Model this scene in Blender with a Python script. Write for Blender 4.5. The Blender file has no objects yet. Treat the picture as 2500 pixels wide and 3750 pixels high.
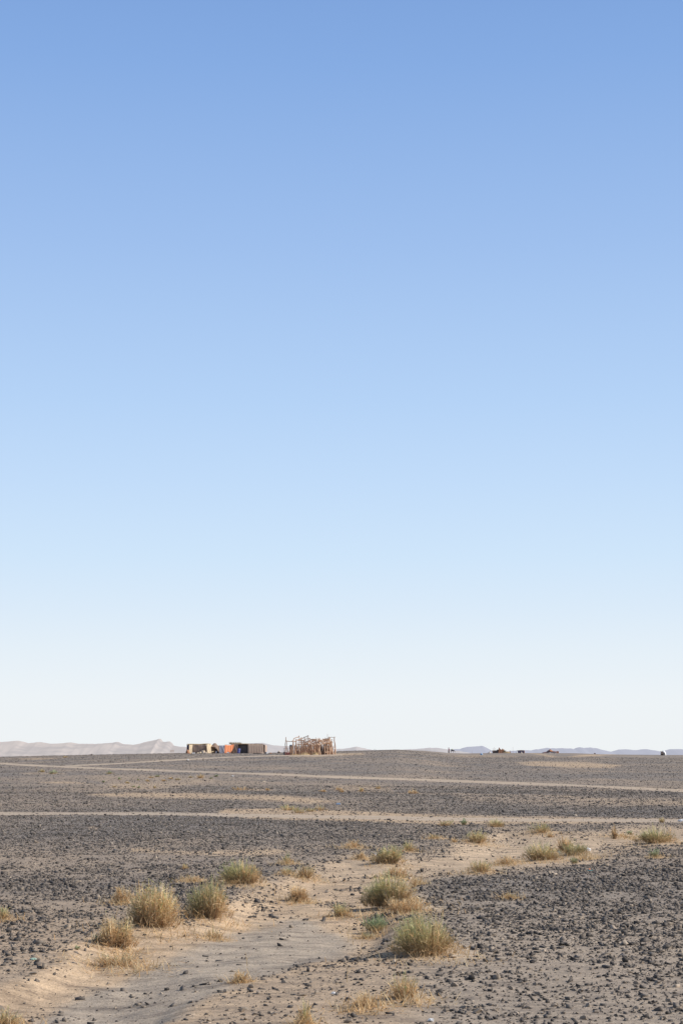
import bpy, math, random
import numpy as np
from mathutils import Vector, Matrix

random.seed(7)
rng = np.random.default_rng(7)
scene = bpy.context.scene
COL = scene.collection
PI = math.pi

# ------------------------------------------------------------------ camera
F = 6000.0                       # focal length in units of a 2500 wide picture
CAMH = 1.7
HOR = 2741.0                     # picture row of eye level
PITCH = math.atan((HOR - 1875) / F)
cp, sp = math.cos(PITCH), math.sin(PITCH)
cam = bpy.data.cameras.new('camera')
cam.sensor_fit = 'HORIZONTAL'
cam.sensor_width = 24.0
cam.lens = 24.0 * F / 2500.0
cam.clip_start = 0.1
cam.clip_end = 40000
camo = bpy.data.objects.new('camera', cam)
COL.objects.link(camo)
camo.location = (0, 0, CAMH)
camo.rotation_euler = (PI / 2 + PITCH, 0, 0)
scene.camera = camo

# ------------------------------------------------------------------ noise
def _hash(ix, iy, seed):
    h = (ix.astype(np.int64) * 374761393 + iy.astype(np.int64) * 668265263 + seed * 974634599) & 0x7fffffff
    h = ((h ^ (h >> 13)) * 1274126177) & 0x7fffffff
    h = h ^ (h >> 16)
    return (h & 0xffff) / 65535.0

def vnoise(x, y, seed=0):
    x = np.asarray(x, float); y = np.asarray(y, float)
    ix = np.floor(x); iy = np.floor(y)
    fx = x - ix; fy = y - iy
    fx = fx * fx * (3 - 2 * fx); fy = fy * fy * (3 - 2 * fy)
    a = _hash(ix, iy, seed); b = _hash(ix + 1, iy, seed)
    c = _hash(ix, iy + 1, seed); d = _hash(ix + 1, iy + 1, seed)
    return (a + (b - a) * fx) * (1 - fy) + (c + (d - c) * fx) * fy

def fbm(x, y, octv=4, seed=0):
    t = 0; a = 1.0; s = 0
    for i in range(octv):
        t = t + a * (vnoise(x * 2 ** i + 17.3 * i, y * 2 ** i - 9.1 * i, seed + i) - 0.5)
        s += a; a *= 0.5
    return t / s * 2          # about -1..1

def sstep(a, b, x):
    t = np.clip((x - a) / (b - a), 0, 1)
    return t * t * (3 - 2 * t)

# ------------------------------------------------------------------ projection helpers (where a seen spot lies on the ground)
def proj(x, y, z):
    zz = z - CAMH
    f = np.maximum(y * cp + zz * sp, 0.05)
    u = -y * sp + zz * cp
    return 1250 + F * x / f, 1875 - F * u / f

CREST_U = np.array([-3000, 0, 300, 600, 690, 980, 1100, 1230, 1300, 1450, 1550, 1640, 1700, 1800, 2000, 2100, 2200, 2350, 2500, 5500.])
CREST_V = np.array([2774, 2773, 2766, 2760, 2759, 2758, 2756, 2752, 2750, 2746, 2750, 2758, 2760, 2758.5, 2758.5, 2759, 2763, 2765, 2766, 2768.])
DC_U = np.array([-3000, 1000, 1250, 1450, 1640, 1750, 2200, 2500, 5500.])
DC_V = np.array([345, 345, 380, 400, 545, 600, 600, 540, 540.])

# ------------------------------------------------------------------ where sand, tracks and gravel lie (traced as outlines)
WASH = [(-300, 3800), (-300, 3690), (0, 3612), (103, 3582), (230, 3525), (255, 3462), (367, 3428), (470, 3398), (560, 3392), (690, 3375), (840, 3300),
        (880, 3262), (960, 3240), (1040, 3205), (1110, 3168), (1270, 3135), (1400, 3140), (1486, 3130), (1650, 3110), (1730, 3080), (1800, 3036),
        (1930, 3040), (2036, 3056), (2223, 3046), (2290, 3028), (2390, 3018), (2500, 3022), (2900, 3022), (2900, 3085), (2500, 3092), (2420, 3100), (2285, 3112),
        (2195, 3148), (2115, 3163), (1995, 3169), (1850, 3178), (1713, 3198), (1600, 3216), (1530, 3260), (1520, 3300), (1560, 3322), (1470, 3345), (1450, 3420),
        (1425, 3475), (1317, 3520), (1121, 3528), (1040, 3560), (932, 3590), (800, 3650), (620, 3740), (420, 3850)]
GREY = [(60, 3730), (300, 3600), (560, 3490), (760, 3420), (930, 3360), (1100, 3320), (1250, 3370), (1330, 3430), (1180, 3500), (980, 3570), (800, 3630), (620, 3730), (400, 3760)]
PATCH = [  # outline, strength, softness
    ([(320, 2912), (480, 2903), (700, 2905), (1000, 2915), (1250, 2935), (1150, 2941), (900, 2931), (600, 2925), (400, 2920)], .75, 16),
    ([(140, 2866), (240, 2863), (340, 2869), (330, 2873), (180, 2871)], .6, 8),
    ([(330, 2850), (520, 2842), (760, 2848), (800, 2862), (560, 2890), (420, 2886)], .38, 24),
    ([(820, 2962), (1050, 2960), (1250, 2966), (1700, 2986), (2500, 2999), (2900, 3002), (2900, 3016), (2500, 3014), (1850, 3022), (1550, 3018), (1250, 3006), (950, 3000), (780, 2990)], .72, 14),
    ([(1040, 2765), (1130, 2768), (1240, 2760), (1330, 2759), (1330, 2764), (1150, 2773), (1060, 2772)], .8, 8),
    ([(1890, 2796), (1960, 2789), (2120, 2790), (2280, 2803), (2240, 2813), (2080, 2813), (1950, 2806)], .62, 10),
    ([(1940, 2760), (1975, 2760), (2045, 2773), (2020, 2774)], .6, 5),
    ([(2080, 2770), (2150, 2765), (2260, 2763.5), (2200, 2768), (2110, 2773)], .7, 5),
    ([(1600, 2768), (1750, 2766), (1900, 2770), (1880, 2775), (1700, 2774)], .4, 7),
    ([(480, 3112), (700, 3120), (1000, 3112), (1080, 3118), (1000, 3130), (700, 3132), (480, 3126)], .55, 14),
    ([(308, 3034), (330, 3027), (354, 3036), (340, 3043), (315, 3042)], .5, 8),
    ([(1230, 2880), (1330, 2877), (1430, 2888), (1440, 2906), (1300, 2906), (1220, 2898)], .38, 12),
    ([(1420, 2905), (1700, 2908), (2100, 2918), (2100, 2922), (1700, 2914), (1420, 2911)], .4, 8),
    ([(1650, 2915), (2100, 2925), (2600, 2935), (2600, 2952), (2100, 2948), (1700, 2935)], .28, 20),
    ([(20, 2780), (150, 2776), (230, 2778), (120, 2784)], .5, 6),
    ([(60, 2834), (110, 2830), (240, 2832), (230, 2838), (90, 2839)], .35, 8),
    ([(850, 2890), (930, 2888), (1010, 2894), (950, 2898), (860, 2896)], .4, 8),
]
# stone clusters and sparse-stone zones inside the wash: outline, density
CLUST = [([(845, 3262), (940, 3258), (1030, 3270), (1040, 3300), (960, 3338), (900, 3345), (930, 3310), (860, 3285)], .75, 14),
         ([(1140, 3272), (1230, 3256), (1300, 3262), (1290, 3285), (1180, 3298)], .7, 10),
         ([(1165, 3232), (1260, 3222), (1350, 3234), (1340, 3244), (1200, 3242)], .5, 8),
         ([(1285, 3330), (1400, 3318), (1420, 3345), (1330, 3358)], .7, 12),
         ([(1420, 3150), (1640, 3140), (1660, 3190), (1440, 3205)], .22, 20),
         ([(1240, 3430), (1440, 3400), (1440, 3520), (1300, 3540)], .30, 30),
         ([(1780, 3045), (1920, 3045), (1960, 3075), (1800, 3085)], .3, 20),
         ([(2180, 3070), (2360, 3075), (2340, 3120), (2200, 3130)], .3, 20)]

def seg_d(u, v, poly, closed=True):
    n = len(poly); d = np.full(u.shape, 1e9); inside = np.zeros(u.shape, bool)
    for i in range(n if closed else n - 1):
        x1, y1 = poly[i]; x2, y2 = poly[(i + 1) % n]
        dx, dy = x2 - x1, y2 - y1
        t = np.clip(((u - x1) * dx + (v - y1) * dy) / (dx * dx + dy * dy + 1e-9), 0, 1)
        d = np.minimum(d, (u - x1 - t * dx) ** 2 + (v - y1 - t * dy) ** 2)
        if closed:
            c = ((y1 > v) != (y2 > v)) & (u < (x2 - x1) * (v - y1) / (y2 - y1 + 1e-12) + x1)
            inside ^= c
    d = np.sqrt(d)
    return np.where(inside, -d, d) if closed else d

KV = 2.4
def sd(u, v, poly):
    return seg_d(u, v * KV, [(a, b * KV) for a, b in poly])

def flat_uv(x, y):
    u, v = proj(x, y, np.zeros_like(x))
    return u, v

def wash_soft(x, y):
    u, v = flat_uv(x, y)
    return 1 - sstep(-120, 25, sd(u + 40 * fbm(x / .8, y / .8, 3, 71), v + 8 * fbm(x / .6, y / .6, 3, 73), WASH))

TRACKS = [  # the three wheel tracks: centre line, half width in picture rows, strength
    ([(-900, 2770), (0, 2797), (200, 2808), (600, 2824), (850, 2833), (1250, 2848), (1700, 2863), (2100, 2877), (2500, 2896), (3300, 2930)], 4.0, .8),
    ([(190, 2808), (400, 2799), (700, 2781), (850, 2773), (1000, 2768.5), (1250, 2765)], 2.3, .95),
    ([(-900, 2979), (0, 2981), (600, 2983), (850, 2986), (1300, 2990), (1800, 3002), (2500, 3008), (3300, 3012)], 5.0, .82)]

def track_off(v, u, line):
    ux = np.array([p[0] for p in line]); vx = np.array([p[1] for p in line])
    off = v - np.interp(u, ux, vx)
    return np.where((u < ux[0]) | (u > ux[-1]), 99, off)

SPOTS = np.zeros((0, 3))
def mound(x, y):
    z = np.zeros_like(x)
    for a, b, w in SPOTS:
        m = (np.abs(x - a) < 2 * w) & (np.abs(y - b) < 3 * w)
        if m.any(): z[m] = np.maximum(z[m], .085 * w * np.exp(-((x[m] - a) / (.62 * w)) ** 2 - ((y[m] - b) / (.8 * w)) ** 2))
    return z
def spot_sand(x, y, n1):
    z = np.zeros_like(x)
    for a, b, w in SPOTS:
        m = (np.abs(x - a) < 2 * w) & (np.abs(y - b) < 3 * w)
        if m.any(): z[m] = np.maximum(z[m], .9 * (1 - sstep(.5, 1.15, np.hypot((x[m] - a) / w, (y[m] - b) / w * .7) * 1.2 + .35 * n1[m])))
    return z

def height(x, y):
    x = np.asarray(x, float); y = np.asarray(y, float)
    yy = np.maximum(y, 1.0)
    u = 1250 + F * x / (yy * cp)
    vc = np.interp(u, CREST_U, CREST_V); dc = np.interp(u, DC_U, DC_V)
    zc = CAMH - dc * np.tan(np.arctan((vc - 1875) / F) - PITCH)
    t = np.clip((yy - 90) / (dc - 90), 0, 1)
    z = zc * np.sin(PI / 2 * t)
    d = np.maximum(yy - dc, 0)
    z = z - np.minimum(0.011 * d * d / (d + 40), 75)
    near = 1 - sstep(120, 260, yy)
    z = z + near * (0.045 * fbm(x / 6.0, y / 6.0, 3, 3) + 0.012 * fbm(x / 0.7, y / 0.7, 3, 11))
    z = z + (1 - near) * (1 - sstep(700, 900, yy)) * 0.05 * fbm(x / 14.0, y / 22.0, 3, 23)
    w = wash_soft(x, y)
    _, vv = flat_uv(x, y)
    z = z - 0.095 * w * (1 - .85 * sstep(3440, 3620, vv) * sstep(450, 850, u)) + near * sstep(40, 25, yy) * (.35 + .65 * w) * .022 * fbm(x / .33 + 5, y / .5, 2, 51)
    return z + mound(x, y)

def mask(x, y):
    """sand amount 0..1, grey silt amount, stone density, track"""
    u, v = flat_uv(x, y)
    z = height(x, y)
    u2, v2 = proj(x, y, z)
    far = sstep(60, 140, y)
    u = u * (1 - far) + u2 * far; v = v * (1 - far) + v2 * far
    n1 = fbm(x / 0.9, y / 0.9, 4, 31); n2 = fbm(x / 5.0, y / 9.0, 3, 41)
    uj = u + 60 * n1 + 45 * fbm(x / .28, y / .3, 3, 91) * sstep(3060, 3300, v); vj = v + np.where(v > 3040, 17, 2.2) * fbm(x / 1.1 + 9, y / 1.1, 4, 37)
    w = 1 - sstep(-75, 55, sd(uj, vj, WASH))
    sand = np.maximum(w, spot_sand(x, y, n1))
    grey = (1 - sstep(-60, 40, sd(uj, vj, GREY))) * .95
    grey = np.maximum(grey, w * .35 * sstep(3230, 3150, v))
    for poly, s, soft in PATCH:
        m = (1 - sstep(-soft, soft, sd(u + 18 * n2, v + 1.2 * n1, poly))) * s
        sand = np.maximum(sand, m)
    tr = np.zeros_like(sand)
    for line, hw, s in TRACKS:
        off = track_off(v, u, line)
        k = hw * (0.7 + 0.3 * (v - 2741) / 120) if hw < 6 else hw
        k = np.maximum(k, 2.0)
        m = 1 - sstep(k * .6, k * 1.3, np.abs(off + 1.1 * n1 + .8 * n2))
        rut = np.exp(-((np.abs(off) - k * .5) / (k * .28)) ** 2)
        tr = np.maximum(tr, m * s * (0.5 + 0.5 * rut))
    sand2 = np.maximum(sand, tr)
    grey = np.maximum(grey, sstep(1350, 1700, u) * sstep(3150, 3250, v) * .75)
    # slow patchiness of dust over the gravel plain
    dust = np.clip(0.24 + 0.40 * n2 + 0.2 * n1, 0, .62)
    # near slope: sand shows between the stones
    slope = sstep(3230, 3620, v) * sstep(900, 1300, u) * .70
    bottom = sstep(3500, 3600, v) * (1 - sstep(1500, 1900, u)) * .9
    leftn = sstep(3230, 3480, v) * (1 - sstep(400, 650, u)) * .55
    open_ = np.clip(np.maximum.reduce([slope, bottom, leftn, dust]), 0, 1)
    dens = (1 - open_ * .88) * (1 - np.clip(sand2 * 1.04, 0, .985))
    for poly, s, soft in CLUST:
        m = (1 - sstep(-soft * 2, soft, sd(uj, vj, poly))) * s
        dens = np.maximum(dens, m)
    open_ = np.maximum(open_, sstep(3120, 3420, v) * .82)
    dens = np.maximum(dens, .03 + .16 * sstep(.1, .6, n1) * w) * (1 - np.clip(tr * 1.5, 0, .97))
    return np.clip(sand2, 0, 1), np.clip(grey, 0, 1), np.clip(dens, 0, 1), np.clip(open_, 0, 1), tr

def G(x, y):
    return float(height(np.array([x]), np.array([y]))[0])

def at(px, py):
    """the spot of ground seen in that direction"""
    dx = (px - 1250) / F; dv = -(py - 1875) / F
    d = Vector((dx, cp - dv * sp, sp + dv * cp))
    z = 0.0
    for _ in range(14):
        t = (z - CAMH) / d.z
        x, y = d.x * t, d.y * t
        z = 0.5 * z + 0.5 * G(x, y)
    return Vector((x, y, G(x, y)))

def on(px, D):
    """ground at depth D in the direction of picture column px"""
    x = (px - 1250) / F * D * cp
    return Vector((x, D, G(x, D)))

# ------------------------------------------------------------------ mesh helpers
def mesh_np(name, verts, faces, smooth=False):
    verts = np.ascontiguousarray(verts, dtype=np.float32); faces = np.ascontiguousarray(faces, dtype=np.int32)
    me = bpy.data.meshes.new(name)
    k = faces.shape[1]
    me.vertices.add(len(verts)); me.vertices.foreach_set('co', verts.ravel())
    me.loops.add(faces.size); me.loops.foreach_set('vertex_index', faces.ravel())
    me.polygons.add(len(faces))
    me.polygons.foreach_set('loop_start', np.arange(0, faces.size, k, dtype=np.int32))
    if smooth:
        me.polygons.foreach_set('use_smooth', np.ones(len(faces), dtype=bool))
    me.update(calc_edges=True)
    return me

def link(name, me, mat=None, parent=None):
    o = bpy.data.objects.new(name, me)
    COL.objects.link(o)
    if mat and me is not None and not me.materials: me.materials.append(mat)
    if parent: o.parent = parent
    return o

def thing(name, label, cat, loc=(0, 0, 0), rotz=0, group=None):
    o = bpy.data.objects.new(name, None); COL.objects.link(o)
    o.location = loc; o.rotation_euler = (0, 0, rotz)
    o.empty_display_size = 0.2
    return tag(o, label, cat, group)

def tag(o, label, cat, group=None):
    o['label'] = label; o['category'] = cat
    if group: o['group'] = group
    return o

class MB:
    """collects simple shapes for ONE mesh"""
    def __init__(s): s.v = []; s.f = []
    def add(s, vs, fs):
        b = len(s.v); s.v += [tuple(q) for q in vs]; s.f += [tuple(b + i for i in q) for q in fs]
    def box(s, c, d, jit=0, taper=1.0, rz=0):
        vs = []
        for k in (0, 1):
            for (a, b) in ((-1, -1), (1, -1), (1, 1), (-1, 1)):
                q = taper if k else 1
                x, y = a * d[0] / 2 * q, b * d[1] / 2 * q
                x, y = x * math.cos(rz) - y * math.sin(rz), x * math.sin(rz) + y * math.cos(rz)
                vs.append((c[0] + x + random.uniform(-jit, jit), c[1] + y + random.uniform(-jit, jit), c[2] + (k - .5) * d[2] + random.uniform(-jit, jit)))
        s.add(vs, [(3, 2, 1, 0), (4, 5, 6, 7), (0, 1, 5, 4), (1, 2, 6, 5), (2, 3, 7, 6), (3, 0, 4, 7)])
    def tube(s, pts, rad, n=6):
        pts = [Vector(p) for p in pts]; vs = []; fs = []
        for i, p in enumerate(pts):
            t = (pts[min(i + 1, len(pts) - 1)] - pts[max(i - 1, 0)]).normalized()
            a = t.cross(Vector((0.13, 1, 0.21))).normalized(); b = t.cross(a)
            r = rad[i] if isinstance(rad, (list, tuple)) else rad
            for k in range(n):
                w = 2 * PI * k / n
                vs.append(p + a * (r * math.cos(w)) + b * (r * math.sin(w)))
        for i in range(len(pts) - 1):
            for k in range(n):
                fs.append((i * n + k, i * n + (k + 1) % n, (i + 1) * n + (k + 1) % n, (i + 1) * n + k))
        fs.append(tuple(range(n))[::-1]); fs.append(tuple((len(pts) - 1) * n + k for k in range(n)))
        s.add(vs, fs)
    def lathe(s, prof, n=20, c=(0, 0, 0), sx=1, sy=1, wob=0):
        vs = []; fs = []
        for i, (r, z) in enumerate(prof):
            for k in range(n):
                w = 2 * PI * k / n; q = r * (1 + wob * random.uniform(-1, 1))
                vs.append((c[0] + q * sx * math.cos(w), c[1] + q * sy * math.sin(w), c[2] + z))
        for i in range(len(prof) - 1):
            for k in range(n):
                fs.append((i * n + k, i * n + (k + 1) % n, (i + 1) * n + (k + 1) % n, (i + 1) * n + k))
        fs.append(tuple(range(n))[::-1]); fs.append(tuple((len(prof) - 1) * n + k for k in range(n)))
        s.add(vs, fs)
    def sheet(s, fn, nu, nv):
        vs = [fn(i / nu, j / nv) for j in range(nv + 1) for i in range(nu + 1)]
        fs = [(j * (nu + 1) + i, j * (nu + 1) + i + 1, (j + 1) * (nu + 1) + i + 1, (j + 1) * (nu + 1) + i) for j in range(nv) for i in range(nu)]
        s.add(vs, fs)
    def build(s, name, mat, parent=None, smooth=False, solid=0):
        me = bpy.data.meshes.new(name); me.from_pydata(s.v, [], s.f); me.update()
        if smooth: me.polygons.foreach_set('use_smooth', np.ones(len(me.polygons), dtype=bool))
        o = link(name, me, mat, parent)
        if solid:
            m = o.modifiers.new('thickness', 'SOLIDIFY'); m.thickness = solid; m.offset = 0
        return o

# ------------------------------------------------------------------ materials
def new_mat(name):
    m = bpy.data.materials.new(name); m.use_nodes = True
    nt = m.node_tree; b = nt.nodes['Principled BSDF']
    return m, nt, b

def N(nt, t, **kw):
    n = nt.nodes.new(t)
    for k, v in kw.items():
        if k in n.inputs: n.inputs[k].default_value = v
        else: setattr(n, k, v)
    return n

def ramp(nt, stops, fac=None, interp='LINEAR'):
    r = nt.nodes.new('ShaderNodeValToRGB'); e = r.color_ramp.elements
    r.color_ramp.interpolation = interp
    while len(e) < len(stops): e.new(0.5)
    for k, (p, c) in enumerate(stops):
        e[k].position = p; e[k].color = (*c, 1) if len(c) == 3 else c
    if fac is not None: nt.links.new(fac, r.inputs['Fac'])
    return r

def mix(nt, a, b, fac, blend='MIX'):
    m = nt.nodes.new('ShaderNodeMix'); m.data_type = 'RGBA'; m.blend_type = blend
    L = nt.links
    for sock, val in ((m.inputs[6], a), (m.inputs[7], b), (m.inputs[0], fac)):
        if hasattr(val, 'is_output') or isinstance(val, bpy.types.NodeSocket): L.new(val, sock)
        elif isinstance(val, (tuple, list)): sock.default_value = (*val, 1) if len(val) == 3 else val
        else: sock.default_value = val
    return m.outputs[2]

def mathn(nt, op, a, b=0.0, c=None, clamp=False):
    m = nt.nodes.new('ShaderNodeMath'); m.operation = op; m.use_clamp = clamp
    for i, val in enumerate((a, b) if c is None else (a, b, c)):
        if isinstance(val, bpy.types.NodeSocket): nt.links.new(val, m.inputs[i])
        else: m.inputs[i].default_value = val
    return m.outputs[0]

def simple(name, c1, c2=None, scale=6, rough=.85, bump=0.0, stretch=None, spec=.2):
    m, nt, b = new_mat(name)
    c2 = c2 or tuple(x * .7 for x in c1)
    tc = N(nt, 'ShaderNodeTexCoord'); mp = N(nt, 'ShaderNodeMapping')
    nt.links.new(tc.outputs['Object'], mp.inputs['Vector'])
    if stretch: mp.inputs['Scale'].default_value = stretch
    n = N(nt, 'ShaderNodeTexNoise', Scale=scale, Detail=5.0, Roughness=.6)
    nt.links.new(mp.outputs[0], n.inputs['Vector'])
    r = ramp(nt, [(.32, c2), (.68, c1)], n.outputs['Fac'])
    nt.links.new(r.outputs[0], b.inputs['Base Color'])
    b.inputs['Roughness'].default_value = rough
    b.inputs['Specular IOR Level'].default_value = spec
    if bump:
        bp = N(nt, 'ShaderNodeBump', Strength=.7, Distance=bump)
        nt.links.new(n.outputs['Fac'], bp.inputs['Height']); nt.links.new(bp.outputs[0], b.inputs['Normal'])
    return m

def ground_material():
    m, nt, b = new_mat('desert_ground'); L = nt.links
    tc = N(nt, 'ShaderNodeTexCoord'); P = tc.outputs['Object']
    def attr(n):
        a = N(nt, 'ShaderNodeAttribute'); a.attribute_name = n; return a.outputs['Fac']
    def noise(sc, det=5, ro=.6):
        n = N(nt, 'ShaderNodeTexNoise', Scale=sc, Detail=det, Roughness=ro); L.new(P, n.inputs['Vector']); return n.outputs['Fac']
    def voro(sc):
        n = N(nt, 'ShaderNodeTexVoronoi', Scale=sc); L.new(P, n.inputs['Vector']); return n
    v1 = voro(38); v2 = voro(95); v3 = voro(9)
    nA = noise(.22, 6); nB = noise(2.2, 7); nC = noise(18, 6, .7); nD = noise(.05, 5)
    sv = N(nt, 'ShaderNodeSeparateColor'); L.new(v1.outputs['Color'], sv.inputs[0])
    sv2 = N(nt, 'ShaderNodeSeparateColor'); L.new(v2.outputs['Color'], sv2.inputs[0])
    sv3 = N(nt, 'ShaderNodeSeparateColor'); L.new(v3.outputs['Color'], sv3.inputs[0])
    g1 = ramp(nt, [(0, (.11, .101, .095)), (.45, (.185, .168, .155)), (.8, (.25, .222, .198)), (1, (.38, .325, .268))], sv.outputs[0])
    g2 = ramp(nt, [(0, (.125, .115, .108)), (.5, (.205, .185, .17)), (1, (.325, .282, .24))], sv2.outputs[0])
    gravel = mix(nt, g1.outputs[0], g2.outputs[0], .5)
    g3 = ramp(nt, [(0, (.125, .118, .114)), (1, (.255, .232, .21))], sv3.outputs[0])
    gravel = mix(nt, gravel, g3.outputs[0], .4)
    dustf = ramp(nt, [(.38, (0, 0, 0)), (.68, (1, 1, 1))], nB)
    dustf2 = ramp(nt, [(.36, (0, 0, 0)), (.7, (1, 1, 1))], nA)
    df = mathn(nt, 'MULTIPLY', dustf.outputs[0], .26)
    df = mathn(nt, 'ADD', df, mathn(nt, 'MULTIPLY', dustf2.outputs[0], .2))
    gravel = mix(nt, gravel, (.36, .30, .24), df)
    warm = mix(nt, (.66, .50, .335), (.57, .425, .285), nB)
    grey = mix(nt, (.43, .365, .29), (.53, .445, .345), nB)
    sand = mix(nt, warm, grey, attr('grey'))
    fine = ramp(nt, [(.3, (.80, .79, .78)), (.7, (1.1, 1.1, 1.1))], nC)
    sand = mix(nt, sand, fine.outputs[0], .8, 'MULTIPLY')
    mp = N(nt, 'ShaderNodeMapping'); L.new(P, mp.inputs['Vector']); mp.inputs['Rotation'].default_value = (0, 0, .35); mp.inputs['Scale'].default_value = (.55, 1.6, 1)
    nE = N(nt, 'ShaderNodeTexNoise', Scale=3.2, Detail=9.0, Roughness=.72); L.new(mp.outputs[0], nE.inputs['Vector'])
    mott = ramp(nt, [(.36, (.55, .54, .55)), (.5, (.97, .96, .95)), (.64, (1.18, 1.16, 1.12))], nE.outputs['Fac'])
    sand = mix(nt, sand, mott.outputs[0], 1.0, 'MULTIPLY')
    # scattered dark chips lying in the sand
    chip = mathn(nt, 'LESS_THAN', v2.outputs['Distance'], .30)
    chip = mathn(nt, 'MULTIPLY', chip, mathn(nt, 'GREATER_THAN', sv2.outputs[1], .74))
    sand = mix(nt, sand, (.12, .105, .095), mathn(nt, 'MULTIPLY', chip, .75))
    chip2 = mathn(nt, 'MULTIPLY', mathn(nt, 'LESS_THAN', v1.outputs['Distance'], .34), mathn(nt, 'GREATER_THAN', sv.outputs[1], .86))
    sand = mix(nt, sand, (.10, .088, .08), mathn(nt, 'MULTIPLY', chip2, .7))
    grit = ramp(nt, [(.40, (.72, .71, .70)), (.55, (1.04, 1.04, 1.04))], noise(42, 5, .75))
    sand = mix(nt, sand, grit.outputs[0], .75, 'MULTIPLY')
    fac = mathn(nt, 'ADD', attr('sand'), mathn(nt, 'MULTIPLY', attr('open'), .85))
    fac = mathn(nt, 'ADD', fac, mathn(nt, 'MULTIPLY_ADD', nC, .5, -.25), clamp=True)
    base = mix(nt, gravel, sand, fac)
    trc = mix(nt, (.56, .465, .36), (.49, .40, .305), nB)
    base = mix(nt, base, trc, attr('track'))
    big = ramp(nt, [(.35, (.90, .90, .92)), (.65, (1.08, 1.06, 1.04))], nD)
    base = mix(nt, base, big.outputs[0], 1.0, 'MULTIPLY')
    L.new(base, b.inputs['Base Color'])
    b.inputs['Roughness'].default_value = .95; b.inputs['Specular IOR Level'].default_value = .1
    nG = noise(55, 5, .65)
    hs = mathn(nt, 'ADD', mathn(nt, 'MULTIPLY', nC, .6), mathn(nt, 'MULTIPLY', nG, .3))
    hs = mathn(nt, 'ADD', hs, mathn(nt, 'MULTIPLY', nB, .5))
    bp = N(nt, 'ShaderNodeBump', Strength=.8, Distance=.022)
    L.new(hs, bp.inputs['Height']); L.new(bp.outputs[0], b.inputs['Normal'])
    return m

def stone_material(name, dust, dustcol):
    m, nt, b = new_mat(name); L = nt.links
    g = N(nt, 'ShaderNodeNewGeometry')
    tc = N(nt, 'ShaderNodeTexCoord')
    n = N(nt, 'ShaderNodeTexNoise', Scale=60.0, Detail=4.0); L.new(tc.outputs['Object'], n.inputs['Vector'])
    r = ramp(nt, [(0, (.038, .033, .029)), (.38, (.070, .060, .053)), (.68, (.122, .104, .089)), (.87, (.185, .155, .128)), (.97, (.28, .225, .17)), (1, (.48, .39, .30))], g.outputs['Random Per Island'])
    v = ramp(nt, [(.3, (.75, .75, .75)), (.7, (1.2, 1.18, 1.15))], n.outputs['Fac'])
    c = mix(nt, r.outputs[0], v.outputs[0], 1.0, 'MULTIPLY')
    # wind-blown dust settles on the upper faces
    sx = N(nt, 'ShaderNodeSeparateXYZ'); L.new(g.outputs['Normal'], sx.inputs[0])
    up = mathn(nt, 'MULTIPLY', mathn(nt, 'MAXIMUM', sx.outputs[2], 0.0), dust)
    c = mix(nt, c, dustcol, up)
    L.new(c, b.inputs['Base Color'])
    b.inputs['Roughness'].default_value = .65; b.inputs['Specular IOR Level'].default_value = .2
    return m

def twig_material(name):
    m, nt, b = new_mat(name)
    a = N(nt, 'ShaderNodeAttribute'); a.attribute_name = 'col'
    nt.links.new(a.outputs['Color'], b.inputs['Base Color'])
    b.inputs['Roughness'].default_value = .8; b.inputs['Specular IOR Level'].default_value = .1
    gn = N(nt, 'ShaderNodeNewGeometry'); va = N(nt, 'ShaderNodeVectorMath', operation='ADD'); va.inputs[1].default_value = (0, 0, 1.1)   # shading normals bent upward to brighten the twigs
    vn = N(nt, 'ShaderNodeVectorMath', operation='NORMALIZE'); nt.links.new(gn.outputs['Normal'], va.inputs[0]); nt.links.new(va.outputs[0], vn.inputs[0]); nt.links.new(vn.outputs[0], b.inputs['Normal'])
    tr = N(nt, 'ShaderNodeBsdfTranslucent'); nt.links.new(a.outputs['Color'], tr.inputs['Color'])     # thin dry leaves let light through
    ms = N(nt, 'ShaderNodeMixShader'); ms.inputs[0].default_value = .45
    nt.links.new(b.outputs[0], ms.inputs[1]); nt.links.new(tr.outputs[0], ms.inputs[2])
    nt.links.new(ms.outputs[0], nt.nodes['Material Output'].inputs['Surface'])
    return m

def hill_material(name, pale_rock, dark, haze, k):
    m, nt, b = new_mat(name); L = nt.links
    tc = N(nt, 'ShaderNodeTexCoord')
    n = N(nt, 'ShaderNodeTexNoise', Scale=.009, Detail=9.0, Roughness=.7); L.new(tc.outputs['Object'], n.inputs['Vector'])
    r = ramp(nt, [(.42, dark), (.56, pale_rock)], n.outputs['Fac'])  # noise mixes darker cliffs into the pale rock
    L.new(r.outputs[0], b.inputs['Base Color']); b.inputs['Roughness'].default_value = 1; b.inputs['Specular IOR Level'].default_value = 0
    e = N(nt, 'ShaderNodeEmission', Strength=1.0); e.inputs['Color'].default_value = (*haze, 1)   # distance haze baked into the hills as an even glow
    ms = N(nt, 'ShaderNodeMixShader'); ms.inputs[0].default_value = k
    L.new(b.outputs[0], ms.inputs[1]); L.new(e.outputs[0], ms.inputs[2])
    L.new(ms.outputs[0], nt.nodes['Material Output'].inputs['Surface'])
    return m

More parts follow.
